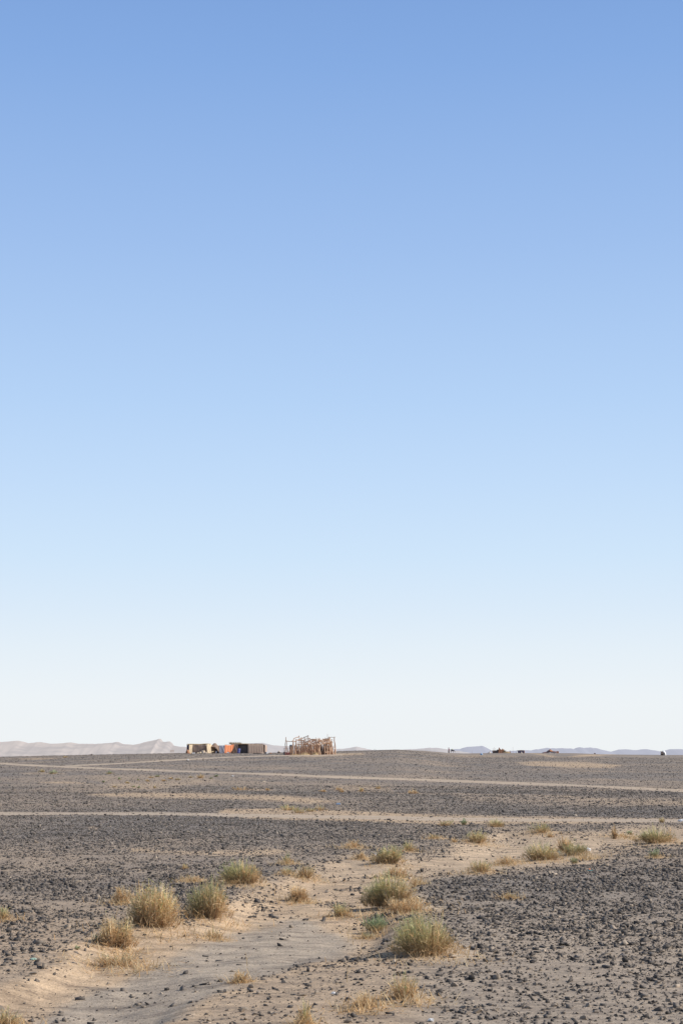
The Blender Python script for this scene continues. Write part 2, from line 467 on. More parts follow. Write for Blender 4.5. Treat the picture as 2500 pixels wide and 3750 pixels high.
M = {}
M['ground'] = ground_material(); M['stone'] = stone_material('dark_stone', .18, (.31, .255, .205)); M['plain_stone'] = stone_material('dusty_stone', .42, (.34, .30, .26))
M['green'] = twig_material('green_twig'); M['dry'] = twig_material('dry_twig')
M['wood'] = simple('weathered_wood', (.52, .315, .21), (.25, .15, .10), 9, stretch=(1, 1, .25))
M['pale_wood'] = simple('pale_wood', (.82, .58, .40), (.58, .38, .25), 9, stretch=(1, 1, .25))
M['brown_cloth'] = simple('brown_woven_cloth', (.42, .295, .22), (.28, .197, .15), 5, stretch=(3, 3, .4), bump=.03)
M['lit_brown_cloth'] = simple('sunlit_brown_cloth', (.52, .395, .31), (.39, .29, .225), 5, stretch=(3, 3, .4), bump=.03)  # brown cloth again, lightened in colour to look sunlit
M['dark_cloth'] = simple('dark_cloth', (.15, .128, .12), (.105, .09, .088), 4)  # in tent openings this dark tone stands in for shade
M['navy_cloth'] = simple('dark_blue_blanket', (.14, .125, .18), (.085, .075, .105), 4, stretch=(6, 6, .3))
M['cream_cloth'] = simple('cream_cloth', (.86, .70, .48), (.70, .54, .35), 5, stretch=(4, 4, .3), bump=.02)
M['shaded_white'] = simple('shaded_white_cloth', (.62, .61, .66), (.52, .51, .56), 3, stretch=(2, 2, .4))  # white cloth with its lavender shade put into the base colour
M['orange_cloth'] = simple('orange_cloth', (.95, .36, .18), (.84, .29, .13), 4, stretch=(3, 3, .4), bump=.03)
M['straw'] = simple('straw', (.62, .47, .27), (.42, .30, .17), 8)
M['clay'] = simple('red_clay', (.52, .25, .14), (.36, .18, .105), 5, bump=.05)
M['sack'] = simple('pale_sack', (.74, .64, .53), (.55, .44, .34), 5, bump=.03)
M['white'] = simple('white_plastic', (.86, .85, .83), (.74, .73, .71), 8, rough=.5)
M['yellowish'] = simple('yellowed_plastic', (.72, .72, .56), (.55, .55, .42), 8, rough=.5)
M['bluebag'] = simple('pale_blue_plastic', (.38, .50, .66), (.22, .30, .42), 8, rough=.45)
M['blue'] = simple('blue_drum_plastic', (.13, .15, .36), (.10, .115, .28), 3, rough=.45)
M['mint'] = simple('faded_green_plastic', (.42, .58, .48), (.33, .44, .37), 12, rough=.6)
M['teal'] = simple('teal_plastic', (.20, .36, .36), (.13, .23, .23), 12, rough=.6)
M['dark'] = simple('dark_brown', (.13, .095, .082), (.08, .06, .053), 5)
M['red_cloth'] = simple('red_tunic', (.55, .17, .17), (.40, .10, .11), 10)
M['skirt'] = simple('brown_skirt', (.16, .085, .075), (.10, .05, .045), 10)
M['skin'] = simple('skin', (.36, .21, .14), (.32, .18, .12), 10)
M['scarf'] = simple('dark_scarf', (.07, .05, .055), (.05, .035, .04), 10)
M['donkey'] = simple('donkey_hide', (.075, .068, .075), (.045, .04, .045), 6)
M['load'] = simple('pale_green_load', (.42, .42, .31), (.30, .30, .22), 7, bump=.03)
M['maroon'] = simple('maroon_cloth', (.24, .145, .135), (.15, .10, .095), 4)
M['brush'] = simple('green_brush', (.16, .20, .09), (.08, .11, .05), 5)

# ------------------------------------------------------------------ where the shrubs grow
SH = [  # column, row of the foot, width, height, greenness, label, density, straw flank
    (1572, 3500, 232, 138, .62, 'largest rounded grey green shrub beside the gravel slope, lower right of centre', 1.25, .2),
    (548, 3398, 182, 150, .24, 'tall bushy straw coloured shrub with greenish top on the left sand bank', 1.15, None),
    (425, 3474, 124, 122, .14, 'domed brown dry shrub below the tall straw shrub on the left bank', 1.1, None),
    (440, 3540, 190, 58, .13, 'low spread of withered straw on the sand under the domed brown shrub', .45, None),
    (772, 3366, 158, 128, .50, 'two toned shrub, green on its left and straw on its right, at the wash edge', 1.15, .5),
    (452, 3308, 84, 58, .05, 'pale straw clump behind the tall bushy shrub on the left bank', .8, None),
    (2, 3370, 74, 58, .6, 'grey green shrub cut by the left edge of the picture', .9, None),
    (784, 3440, 64, 40, .25, 'small greyish tuft in the sand under the two toned shrub', .55, None),
    (20, 3768, 130, 66, .3, 'yellowish shrub in the bottom left corner', .8, None),
    (347, 3450, 38, 30, .9, 'small green tuft touching the left side of the domed brown shrub', .7, None),
    (281, 3480, 24, 18, .9, 'tiny green sprig on the sand farthest left of the domed brown shrub', .7, None),
    (885, 3240, 146, 84, .64, 'rounded green shrub with brown foot at the head of the sandy hollow', 1.2, .4),
    (1098, 3306, 80, 72, .05, 'upright rusty straw clump alone in the middle of the wash', 1.2, None),
    (1122, 3218, 82, 60, .25, 'pale loose straw shrub on the sand mound above the rusty clump', .7, None),
    (1050, 3202, 48, 30, .7, 'low olive tuft on the sand mound at the gravel edge', .9, None),
    (1050, 3165, 60, 36, .4, 'yellow green tuft at the gravel edge above the sand mound', .7, None),
    (1242, 3360, 80, 60, .62, 'small open green shrub casting a shadow on the smooth wash bed', .75, None),
    (1432, 3326, 168, 118, .60, 'big grey green shrub in the centre of the wash right of the small open one', 1.2, .5),
    (1478, 3346, 158, 62, .06, 'dense straw fringe along the front of the big centre shrub', 1.0, None),
    (1450, 3216, 92, 46, .08, 'brown dry clump directly behind the big centre shrub', .9, None),
    (1520, 3248, 58, 42, .05, 'small golden straw tuft at the right shoulder of the big centre shrub', .9, None),
    (1378, 3416, 98, 58, .92, 'bright fresh green shrub between the big centre shrub and the largest shrub', 1.0, None),
    (1345, 3438, 56, 26, .92, 'flat bright green tuft just below the fresh green shrub', .9, None),
    (1480, 3662, 128, 100, .22, 'sparse pale straw shrub on the sand below the largest shrub', .42, None),
    (1330, 3692, 110, 60, .08, 'thin patch of straw stems, bottom centre, left of the sparse pale shrub', .35, None),
    (1115, 3758, 66, 84, .4, 'yellowish stems at the bottom edge near the centre', .5, None),
    (882, 3596, 44, 46, .06, 'small rusty tuft beside a black stone, lower centre left', .6, None),
    (1864, 3292, 48, 27, .3, 'small yellowish tuft alone among the stones of the right slope', .7, None),
    (1425, 3166, 106, 74, .62, 'round green shrub with dark brown stems above the centre of the wash', 1.2, None),
    (1492, 3119, 62, 42, .7, 'smaller green shrub just behind the round one with dark brown stems', .9, None),
    (1290, 3106, 70, 36, .06, 'faint straw clump on the gravel left of the round green shrub', .5, None),
    (1325, 3146, 44, 32, .06, 'thin straw tuft at the left foot of the round green shrub', .5, None),
    (1750, 3090, 104, 52, .55, 'low wide shrub on the sand, green to the left and rusty to the right', 1.1, .55),
    (1622, 3026, 62, 28, .55, 'left shrub of three along the near side of the lower track', 1.0, None),
    (1700, 3023, 30, 24, .9, 'smallest shrub of three along the near side of the lower track', 1.0, None),
    (1814, 3030, 72, 37, .55, 'right and biggest shrub of three along the near side of the lower track', 1.1, None),
    (1595, 3072, 52, 18, .5, 'flat yellowish tuft on the gravel left of the low wide shrub', .6, None),
    (1662, 3086, 34, 17, .05, 'tiny rusty tuft on the gravel left of the low wide shrub', .8, None),
    (1758, 3197, 92, 50, .5, 'spiky olive shrub on the sand at the upper end of the right slope', .9, None),
    (1858, 3167, 88, 36, .03, 'golden dry grass right of the spiky olive shrub', .8, None),
    (1986, 3053, 94, 38, .6, 'hazy pale green shrub on the gravel edge above the wide double clump', .8, None),
    (2018, 3068, 26, 22, .0, 'dry forked stems hanging below the hazy pale green shrub', .6, None),
    (1990, 3153, 120, 68, .55, 'left half of the wide clump on the right, yellow green', 1.15, None),
    (2066, 3118, 72, 54, .06, 'straw crown at the back of the wide clump on the right', 1.1, None),
    (2098, 3136, 104, 52, .82, 'green half of the wide clump beside the white bag', 1.1, None),
    (2100, 3164, 32, 28, .9, 'small sprig in front of the wide clump on the right', .8, None),
    (2146, 3150, 66, 28, .1, 'dry fringe under the white bag', .6, None),
    (2252, 3074, 26, 56, .0, 'thin tall straw stalks standing alone on the right', .8, None),
    (2300, 3072, 84, 20, .08, 'low straw grass at the foot of the tall straw stalks', .6, None),
    (2302, 3058, 26, 19, .95, 'little round green tuft right of the tall straw stalks', 1.0, None),
    (2420, 3088, 150, 60, .68, 'broad green shrub at the right edge with a rusty right end', 1.15, .65),
    (2422, 3014, 28, 23, .6, 'small shrub by the lower track near the right edge', .9, None),
    (2404, 3142, 48, 34, .92, 'single neat green tuft on dark gravel at the right', 1.1, None),
    (675, 3185, 32, 22, .15, 'small straw tuft alone on the gravel left of the green shrub with brown foot', .8, None),
    (705, 3228, 66, 26, .05, 'low dry straw patch above the two toned shrub', .55, None),
    (1056, 2969, 78, 25, .7, 'left shrub of the green row on the far side of the lower track', 1.0, None),
    (1096, 2979, 52, 24, .85, 'front shrub of the green row on the far side of the lower track', 1.0, None),
    (1134, 2974, 42, 20, .8, 'middle shrub of the green row on the far side of the lower track', 1.0, None),
    (1174, 2969, 48, 24, .45, 'right and rustiest shrub of the green row by the lower track', 1.0, None),
    (194, 2835, 37, 17, .95, 'dark green bush below the fork of the two tracks', 1.6, None),
    (152, 2829, 26, 12, .7, 'yellow green bush left of the dark green bush below the track fork', 1.3, None),
    (397, 2836, 32, 15, .95, 'dark green bush alone below the upper track, left', 1.6, None),
    (730, 2851, 32, 15, .1, 'straw coloured bush near the upper track, left of centre', 1.2, None),
    (792, 2846, 18, 10, .95, 'small green bush right of the straw one under the upper track', 1.3, None),
    (884, 2894, 60, 15, .03, 'long low straw tuft on the plain, left of centre', .9, None),
    (980, 2896, 18, 10, .03, 'tiny straw tuft on the plain right of the long low one', 1.0, None),
    (1322, 2901, 24, 19, .2, 'upright yellow tuft in the pale patch at the middle of the plain', 1.1, None),
    (1386, 2890, 21, 12, .03, 'brown tuft at the right end of a small dark ledge', 1.2, None),
    (1510, 2908, 42, 19, .06, 'straw tuft on the plain right of the small dark ledge', 1.0, None),
    (238, 2775, 26, 7, .5, 'yellow green scrub far off left near the skyline', 1.0, None),
]
sp_ = []
for e in SH:
    if e[1] > 3045 and e[2] > 40:
        p = at(e[0], e[1]); sp_.append((p.x, p.y + .22 * e[2] * p.y / F, e[2] * p.y / F))
SPOTS = np.array(sp_)

# ------------------------------------------------------------------ ground sheet
th = np.concatenate([np.arange(-180, -30, 5), np.arange(-30, -18, .5), np.arange(-18, 18, .06), np.arange(18, 30, .5), np.arange(30, 180.01, 5)]) * PI / 180
rr = [.4]
while rr[-1] < 12000:
    r = rr[-1]
    rr.append(r * (1.25 if r < 7 else 1.0038 if r < 24 else 1.0062 if r < 60 else 1.009 if r < 700 else 1.12))
rr = np.array(rr)
TT, RR = np.meshgrid(th, rr)
gx = (RR * np.sin(TT)).ravel(); gy = (RR * np.cos(TT)).ravel()
gz = height(gx, gy)
gz = np.where(gy < 1, 0, gz)
nt_, nr_ = len(th), len(rr)
idx = np.arange(nt_ * nr_).reshape(nr_, nt_)
fq = np.stack([idx[:-1, :-1], idx[:-1, 1:], idx[1:, 1:], idx[1:, :-1]], -1).reshape(-1, 4)[:, ::-1]
gme = mesh_np('ground', np.stack([gx, gy, gz], 1), fq, True)
s_, g_, d_, o_, t_ = mask(gx, np.maximum(gy, .5))
for nm, arr in (('sand', s_), ('grey', g_), ('open', o_), ('track', t_)):
    a = gme.attributes.new(nm, 'FLOAT', 'POINT'); a.data.foreach_set('value', arr.astype(np.float32))
ground = link('ground', gme, M['ground']); ground['kind'] = 'structure'

# ------------------------------------------------------------------ distant hills
def ridge(pts, D, mat, seed, depth=1500, rough=.2, foot=-80):
    us = np.arange(pts[0][0], pts[-1][0] + .1, 3.0)
    vs = np.interp(us, [p[0] for p in pts], [p[1] for p in pts])
    vs = vs + 1.2 * fbm(us / 14., us * 0 + seed, 3, seed)
    nrow = 26
    X = np.zeros((nrow, len(us))); Y = X.copy(); Z = X.copy()
    for j in range(nrow):
        t = j / (nrow - 1) * 1.35
        dd = D + (t - 1) * depth
        x = (us - 1250) / F * D * cp * (1 + (t - 1) * depth / D * .5)
        top = CAMH - D * np.tan(np.arctan((vs - 1875) / F) - PITCH)
        pr = np.clip(t, 0, 1) ** 1.35 if t <= 1 else 1 - (t - 1) * 1.4
        n = fbm(us / 38. + 3 * t, us * 0 + t * 2.2, 4, seed + 5) * rough * (1 - abs(2 * min(t, 1) - 1)) if t <= 1 else 0
        X[j] = x; Y[j] = dd + (0 if t >= 1 else 0); Z[j] = foot + (top - foot) * np.clip(pr + n, 0, 1)
    v = np.stack([X.ravel(), Y.ravel(), Z.ravel()], 1)
    id2 = np.arange(nrow * len(us)).reshape(nrow, len(us))
    f = np.stack([id2[:-1, :-1], id2[:-1, 1:], id2[1:, 1:], id2[1:, :-1]], -1).reshape(-1, 4)
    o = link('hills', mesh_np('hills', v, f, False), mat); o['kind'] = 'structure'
    return o

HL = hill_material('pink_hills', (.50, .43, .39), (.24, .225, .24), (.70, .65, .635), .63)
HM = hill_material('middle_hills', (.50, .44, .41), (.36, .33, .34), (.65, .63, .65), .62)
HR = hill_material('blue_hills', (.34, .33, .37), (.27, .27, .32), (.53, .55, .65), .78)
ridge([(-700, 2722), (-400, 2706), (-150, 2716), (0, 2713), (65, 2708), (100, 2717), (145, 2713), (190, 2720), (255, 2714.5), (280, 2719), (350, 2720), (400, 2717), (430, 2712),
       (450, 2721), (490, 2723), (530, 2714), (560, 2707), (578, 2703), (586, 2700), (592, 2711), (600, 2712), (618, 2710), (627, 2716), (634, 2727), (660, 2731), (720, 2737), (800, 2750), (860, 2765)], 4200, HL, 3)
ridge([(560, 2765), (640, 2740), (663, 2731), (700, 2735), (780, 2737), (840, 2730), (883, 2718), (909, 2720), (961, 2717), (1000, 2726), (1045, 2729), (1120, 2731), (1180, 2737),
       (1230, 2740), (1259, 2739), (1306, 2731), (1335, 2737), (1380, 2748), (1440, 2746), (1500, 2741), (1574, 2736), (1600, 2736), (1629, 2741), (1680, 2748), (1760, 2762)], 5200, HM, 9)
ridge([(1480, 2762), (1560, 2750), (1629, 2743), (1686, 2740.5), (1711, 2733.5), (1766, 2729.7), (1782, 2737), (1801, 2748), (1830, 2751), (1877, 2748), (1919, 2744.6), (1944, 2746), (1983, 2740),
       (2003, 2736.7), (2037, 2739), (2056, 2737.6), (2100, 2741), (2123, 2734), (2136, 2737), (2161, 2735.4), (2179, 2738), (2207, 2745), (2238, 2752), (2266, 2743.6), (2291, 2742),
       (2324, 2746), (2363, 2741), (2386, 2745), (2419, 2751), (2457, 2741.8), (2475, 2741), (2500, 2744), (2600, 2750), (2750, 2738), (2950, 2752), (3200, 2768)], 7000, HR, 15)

# ------------------------------------------------------------------ gravel: uncountable stones, and the biggest ones as objects
phi = (1 + 5 ** .5) / 2
ICO_V = np.array([(-1, phi, 0), (1, phi, 0), (-1, -phi, 0), (1, -phi, 0), (0, -1, phi), (0, 1, phi), (0, -1, -phi), (0, 1, -phi), (phi, 0, -1), (phi, 0, 1), (-phi, 0, -1), (-phi, 0, 1)]) / math.sqrt(1 + phi * phi)
ICO_F = np.array([(0, 11, 5), (0, 5, 1), (0, 1, 7), (0, 7, 10), (0, 10, 11), (1, 5, 9), (5, 11, 4), (11, 10, 2), (10, 7, 6), (7, 1, 8), (3, 9, 4), (3, 4, 2), (3, 2, 6), (3, 6, 8), (3, 8, 9), (4, 9, 5), (2, 4, 11), (6, 2, 10), (8, 6, 7), (9, 8, 1)])
OCT_V = np.array([(1, 0, 0), (0, 1, 0), (-1, 0, 0), (0, -1, 0), (0, 0, 1), (0, 0, -1.)])
OCT_F = np.array([(0, 1, 4), (1, 2, 4), (2, 3, 4), (3, 0, 4), (1, 0, 5), (2, 1, 5), (3, 2, 5), (0, 3, 5)])

CUB_V = np.array([(-1, -1, -1), (1, -1, -1), (1, 1, -1), (-1, 1, -1), (-1, -1, 1), (1, -1, 1), (1, 1, 1), (-1, 1, 1.)]) * .72
CUB_F = np.array([(3, 1, 0), (3, 2, 1), (4, 5, 6), (4, 6, 7), (0, 1, 5), (0, 5, 4), (1, 2, 6), (1, 6, 5), (2, 3, 7), (2, 7, 6), (3, 0, 4), (3, 4, 7)])
def stones(x, y, size, baseV, baseF, nproto=24, jit=.42):
    n = len(x)
    pr = np.stack([baseV * (1 + rng.uniform(-jit, jit, (len(baseV), 1))) + rng.uniform(-.2, .2, baseV.shape) for _ in range(nproto)])
    V = pr[rng.integers(0, nproto, n)]
    sc = np.stack([size * .5 * rng.uniform(.75, 1.7, n), size * .5 * rng.uniform(.5, 1.1, n), size * .5 * rng.uniform(.28, .95, n)], 1)
    V = V * sc[:, None, :]
    t = rng.normal(0, .32, n); c, s = np.cos(t)[:, None], np.sin(t)[:, None]
    V = np.stack([V[..., 0] * c - V[..., 2] * s, V[..., 1], V[..., 0] * s + V[..., 2] * c], -1)
    a = rng.uniform(0, 2 * PI, n); c, s = np.cos(a)[:, None], np.sin(a)[:, None]
    V = np.stack([V[..., 0] * c - V[..., 1] * s, V[..., 0] * s + V[..., 1] * c, V[..., 2]], -1)
    z = height(x, y) + sc[:, 2] * .22
    V = V + np.stack([x, y, z], 1)[:, None, :]
    return V.reshape(-1, 3), (baseF[None] + (np.arange(n) * len(baseV))[:, None, None]).reshape(-1, 3)
def scatter(x, y, size, kinds, name, mat='stone'):
    k = rng.integers(0, len(kinds), len(x)); VS = []; FS = []; off = 0
    for i, (bv, bf) in enumerate(kinds):
        m = k == i; v, f = stones(x[m], y[m], size[m], bv, bf)
        VS.append(v); FS.append(f + off); off += len(v)
    o = link(name, mesh_np(name, np.concatenate(VS), np.concatenate(FS)), M[mat])
    o['kind'] = 'stuff'
    return o

# near
NN = 650000
a = rng.uniform(-20, 20, NN) * PI / 180; qq = rng.uniform(0, 1, NN); RA, RB, RC = 7.5, 25., 75.
wa = (RB ** 2 - RA ** 2) / 2; wb = RB ** 2 * math.log(RC / RB) * .5; cut = wa / (wa + wb)
r = np.where(qq < cut, np.sqrt(RA ** 2 + (RB ** 2 - RA ** 2) * np.clip(qq / cut, 0, 1)), RB * (RC / RB) ** np.clip((qq - cut) / (1 - cut), 0, 1))
x, y = r * np.sin(a), r * np.cos(a)
_, _, dn, _, _ = mask(x, y)
keep = rng.uniform(0, 1, NN) < dn * np.clip(.85 + 1.1 * fbm(x / .45, y / .6, 3, 61), .15, 1.3)
x, y, r = x[keep], y[keep], r[keep]
size = np.clip((.0104 + .0012 * (x > .4)) * np.exp(rng.normal(0, .72, len(x))), .0045, .058) * (1 + np.maximum(r - 25, 0) / 110)
big = np.argsort(-size / r * (np.abs(x / y) < .205))[:190]
m = np.ones(len(x), bool); m[big] = False
near = scatter(x[m], y[m], size[m], [(ICO_V, ICO_F), (CUB_V, CUB_F), (CUB_V, CUB_F)], 'gravel')
tag(near, 'dark broken gravel strewn thickly over the near slopes', 'gravel')
bigx, bigy, bigs = x[big], y[big], size[big] * .82
# far
NF = 420000
q = rng.uniform(0, 1, NF); r0, r1, k = 27., 380., 1.0
r = r0 * (r1 / r0) ** q
r = np.where(rng.uniform(0, 1, NF) < .45, 1 / (1 / r0 - q * (1 / r0 - 1 / r1)), r)
a = rng.uniform(-19, 19, NF) * PI / 180
x, y = r * np.sin(a), r * np.cos(a)
_, _, dn, _, _ = mask(x, y)
keep = rng.uniform(0, 1, NF) < dn
x, y, r = x[keep], y[keep], r[keep]
size = np.clip((.0095 + .00019 * r) * np.exp(rng.normal(0, .5, len(x))), .009, .16)
farg = scatter(x, y, size, [(OCT_V, OCT_F), (CUB_V, CUB_F)], 'gravel_plain', 'plain_stone')
tag(farg, 'dark gravel plain stretching away to the tents and skyline', 'gravel')

# individual stones
def rock_mesh(seed):
    r_ = random.Random(seed)
    import bmesh
    bm = bmesh.new(); bmesh.ops.create_icosphere(bm, subdivisions=2, radius=.5)
    planes = [(Vector((r_.gauss(0, 1), r_.gauss(0, 1), r_.gauss(0, 1))).normalized(), r_.uniform(.14, .34)) for _ in range(7)]
    for v in bm.verts:
        for nrm, d in planes:
            k = v.co.dot(nrm)
            if k > d: v.co -= nrm * (k - d)
        v.co += Vector((r_.uniform(-1, 1), r_.uniform(-1, 1), r_.uniform(-1, 1))) * .012
    me = bpy.data.meshes.new('stone'); bm.to_mesh(me); bm.free()
    me.materials.append(M['stone'])
    return me
ROCKS = [rock_mesh(100 + i) for i in range(14)]

def stone(x, y, s, label, group, flat=None, mat=None):
    o = bpy.data.objects.new('stone', random.choice(ROCKS) if mat is None else None or random.choice(ROCKS).copy())
    if mat is not None:
        o.data.materials.clear(); o.data.materials.append(mat)
    COL.objects.link(o)
    h = flat or random.uniform(.5, .95)
    o.scale = (s * random.uniform(1.1, 1.7), s * random.uniform(.8, 1.1), s * h)
    o.rotation_euler = (random.uniform(-.25, .25), random.uniform(-.25, .25), random.uniform(0, 6.28))
    o.location = (x, y, G(x, y) + s * h * .22)
    return tag(o, label, 'stone', group)

def stone_zone(x, y):
    u, v = proj(np.array([x]), np.array([y]), np.array([0.])); u, v = u[0], v[0]
    if u > 1650 and v > 3560: return 'larger dark angular stone at the foot of the gravel slope, lower right', 'larger stones lower right'
    if u > 1450 and v > 3200: return 'larger dark stone on the gravel slope right of the big green shrub', 'larger stones on the right slope'
    if v > 3500 and u > 650: return 'dark stone on open sand below the dry wash, bottom centre', 'larger stones bottom centre'
    if u < 700 and v > 3560: return 'dark chip of stone lying in the pale sand, lower left', 'stones in the sand lower left'
    if u < 700: return 'larger dark stone on the gravel bank left of the wash', 'larger stones on the left bank'
    return 'dark stone along the middle of the dry wash', 'stones along the wash'
for X, Y, S in zip(bigx, bigy, bigs):
    lb, gp = stone_zone(X, Y); stone(float(X), float(Y), float(S), lb, gp)
# stones seen one by one in the photograph (column, row, width)
for px, py, w in [(1460, 3640, 40), (848, 3560, 32), (1110, 3648, 34), (988, 3655, 24), (885, 3707, 46), (990, 3715, 34), (1215, 3628, 32), (1305, 3640, 28), (1240, 3590, 26), (1465, 3640, 30),
                  (396, 3607, 26), (180, 3592, 22), (502, 3658, 20), (590, 3640, 20), (715, 3635, 28), (155, 3720, 20), (127, 3690, 22), (290, 3735, 22), (475, 3568, 14), (250, 3625, 16), (60, 3612, 26), (330, 3690, 16),
                  (1030, 3326, 26), (915, 3290, 24), (1010, 3270, 20), (895, 3324, 18), (968, 3306, 20), (930, 3262, 24), (1260, 3228, 34), (1225, 3234, 30), (1330, 3232, 24), (1195, 3270, 34), (1255, 3266, 26), (1290, 3290, 14),
                  (1045, 3222, 22), (1400, 3330, 30), (1370, 3345, 24), (1380, 3420, 28), (1298, 3433, 26), (1255, 3432, 18), (1500, 3640, 26), (1625, 3510, 30), (1500, 3500, 26)]:
    p = at(px, py); lb, gp = stone_zone(p.x, p.y)
    stone(p.x, p.y, w * p.y / F * .54, lb, gp)
for px, py, w in [(2027, 3340, 30), (2120, 3352, 30), (2122, 3370, 24), (1645, 3505, 34), (1757, 3565, 24), (1905, 3600, 42), (1968, 3592, 26), (2092, 3560, 26), (2455, 3378, 28), (2345, 3250, 30), (2350, 3530, 34), (2320, 3515, 28),
                  (1742, 3692, 30), (1660, 3642, 32), (2030, 3682, 30), (2130, 3658, 34), (2060, 3680, 26), (1840, 3668, 26), (2385, 3440, 22), (2440, 3470, 28), (2360, 3472, 20), (1963, 3745, 18), (2065, 3715, 20), (1920, 3735, 18), (2240, 3710, 26)]:
    p = at(px, py); lb, gp = stone_zone(p.x, p.y)
    stone(p.x, p.y, w * p.y / F * .58, lb, gp)
pale = simple('pale_stone', (.66, .56, .44), (.48, .38, .29), 30)
for px, py, w, lb in [(222, 3240, 14, 'small cream stone in the dark gravel above the left bank shrubs'), (97, 3278, 12, 'tiny white stone at far left in the dark gravel'), (1660, 3508, 26, 'pale grey stone at the foot of the big green shrub'),
                      (2328, 3660, 12, 'pinkish white pebble on the bare sand, lower right'), (2305, 3487, 12, 'small cream pebble on the right slope among black stones'), (593, 3642, 16, 'whitish pebble beside a dark chip in the wash sand'),
                      (410, 2990 + 100, 9, 'small pale stone on the left plain between track and wash'), (665, 3025, 8, 'tiny cream stone below the lower wheel track'), (2022, 3200, 14, 'pale tan stone at the top edge of the right gravel slope')]:
    p = at(px, py); o = stone(p.x, p.y, w * p.y / F, lb, None, .7, pale)

# ------------------------------------------------------------------ shrubs
GREENS = [(.60, .55, .25), (.47, .47, .23), (.70, .61, .30), (.38, .41, .20), (.76, .66, .36)]
STRAWS = [(.88, .62, .33), (.80, .54, .27), (.92, .70, .41), (.72, .46, .22), (.95, .78, .50)]
FRESH = [(.36, .47, .24), (.30, .40, .20), (.45, .52, .28), (.25, .34, .17), (.52, .56, .33)]
BASES = [(.62, .40, .21), (.70, .46, .25), (.44, .28, .15)]

def clumps(W, Dp, H, K, r_):
    rho = np.sqrt(r_.uniform(0, 1, K)) * .62; ph = r_.uniform(0, 2 * PI, K); rho[0] *= .15
    a_ = np.stack([rho * np.cos(ph), rho * np.sin(ph), r_.uniform(.30, .55, K), (1 - .35 * rho ** 2) * r_.uniform(.66, 1.15, K), r_.uniform(.78, 1.18, K)], 1)
    a_[0, 2] = .72
    return a_

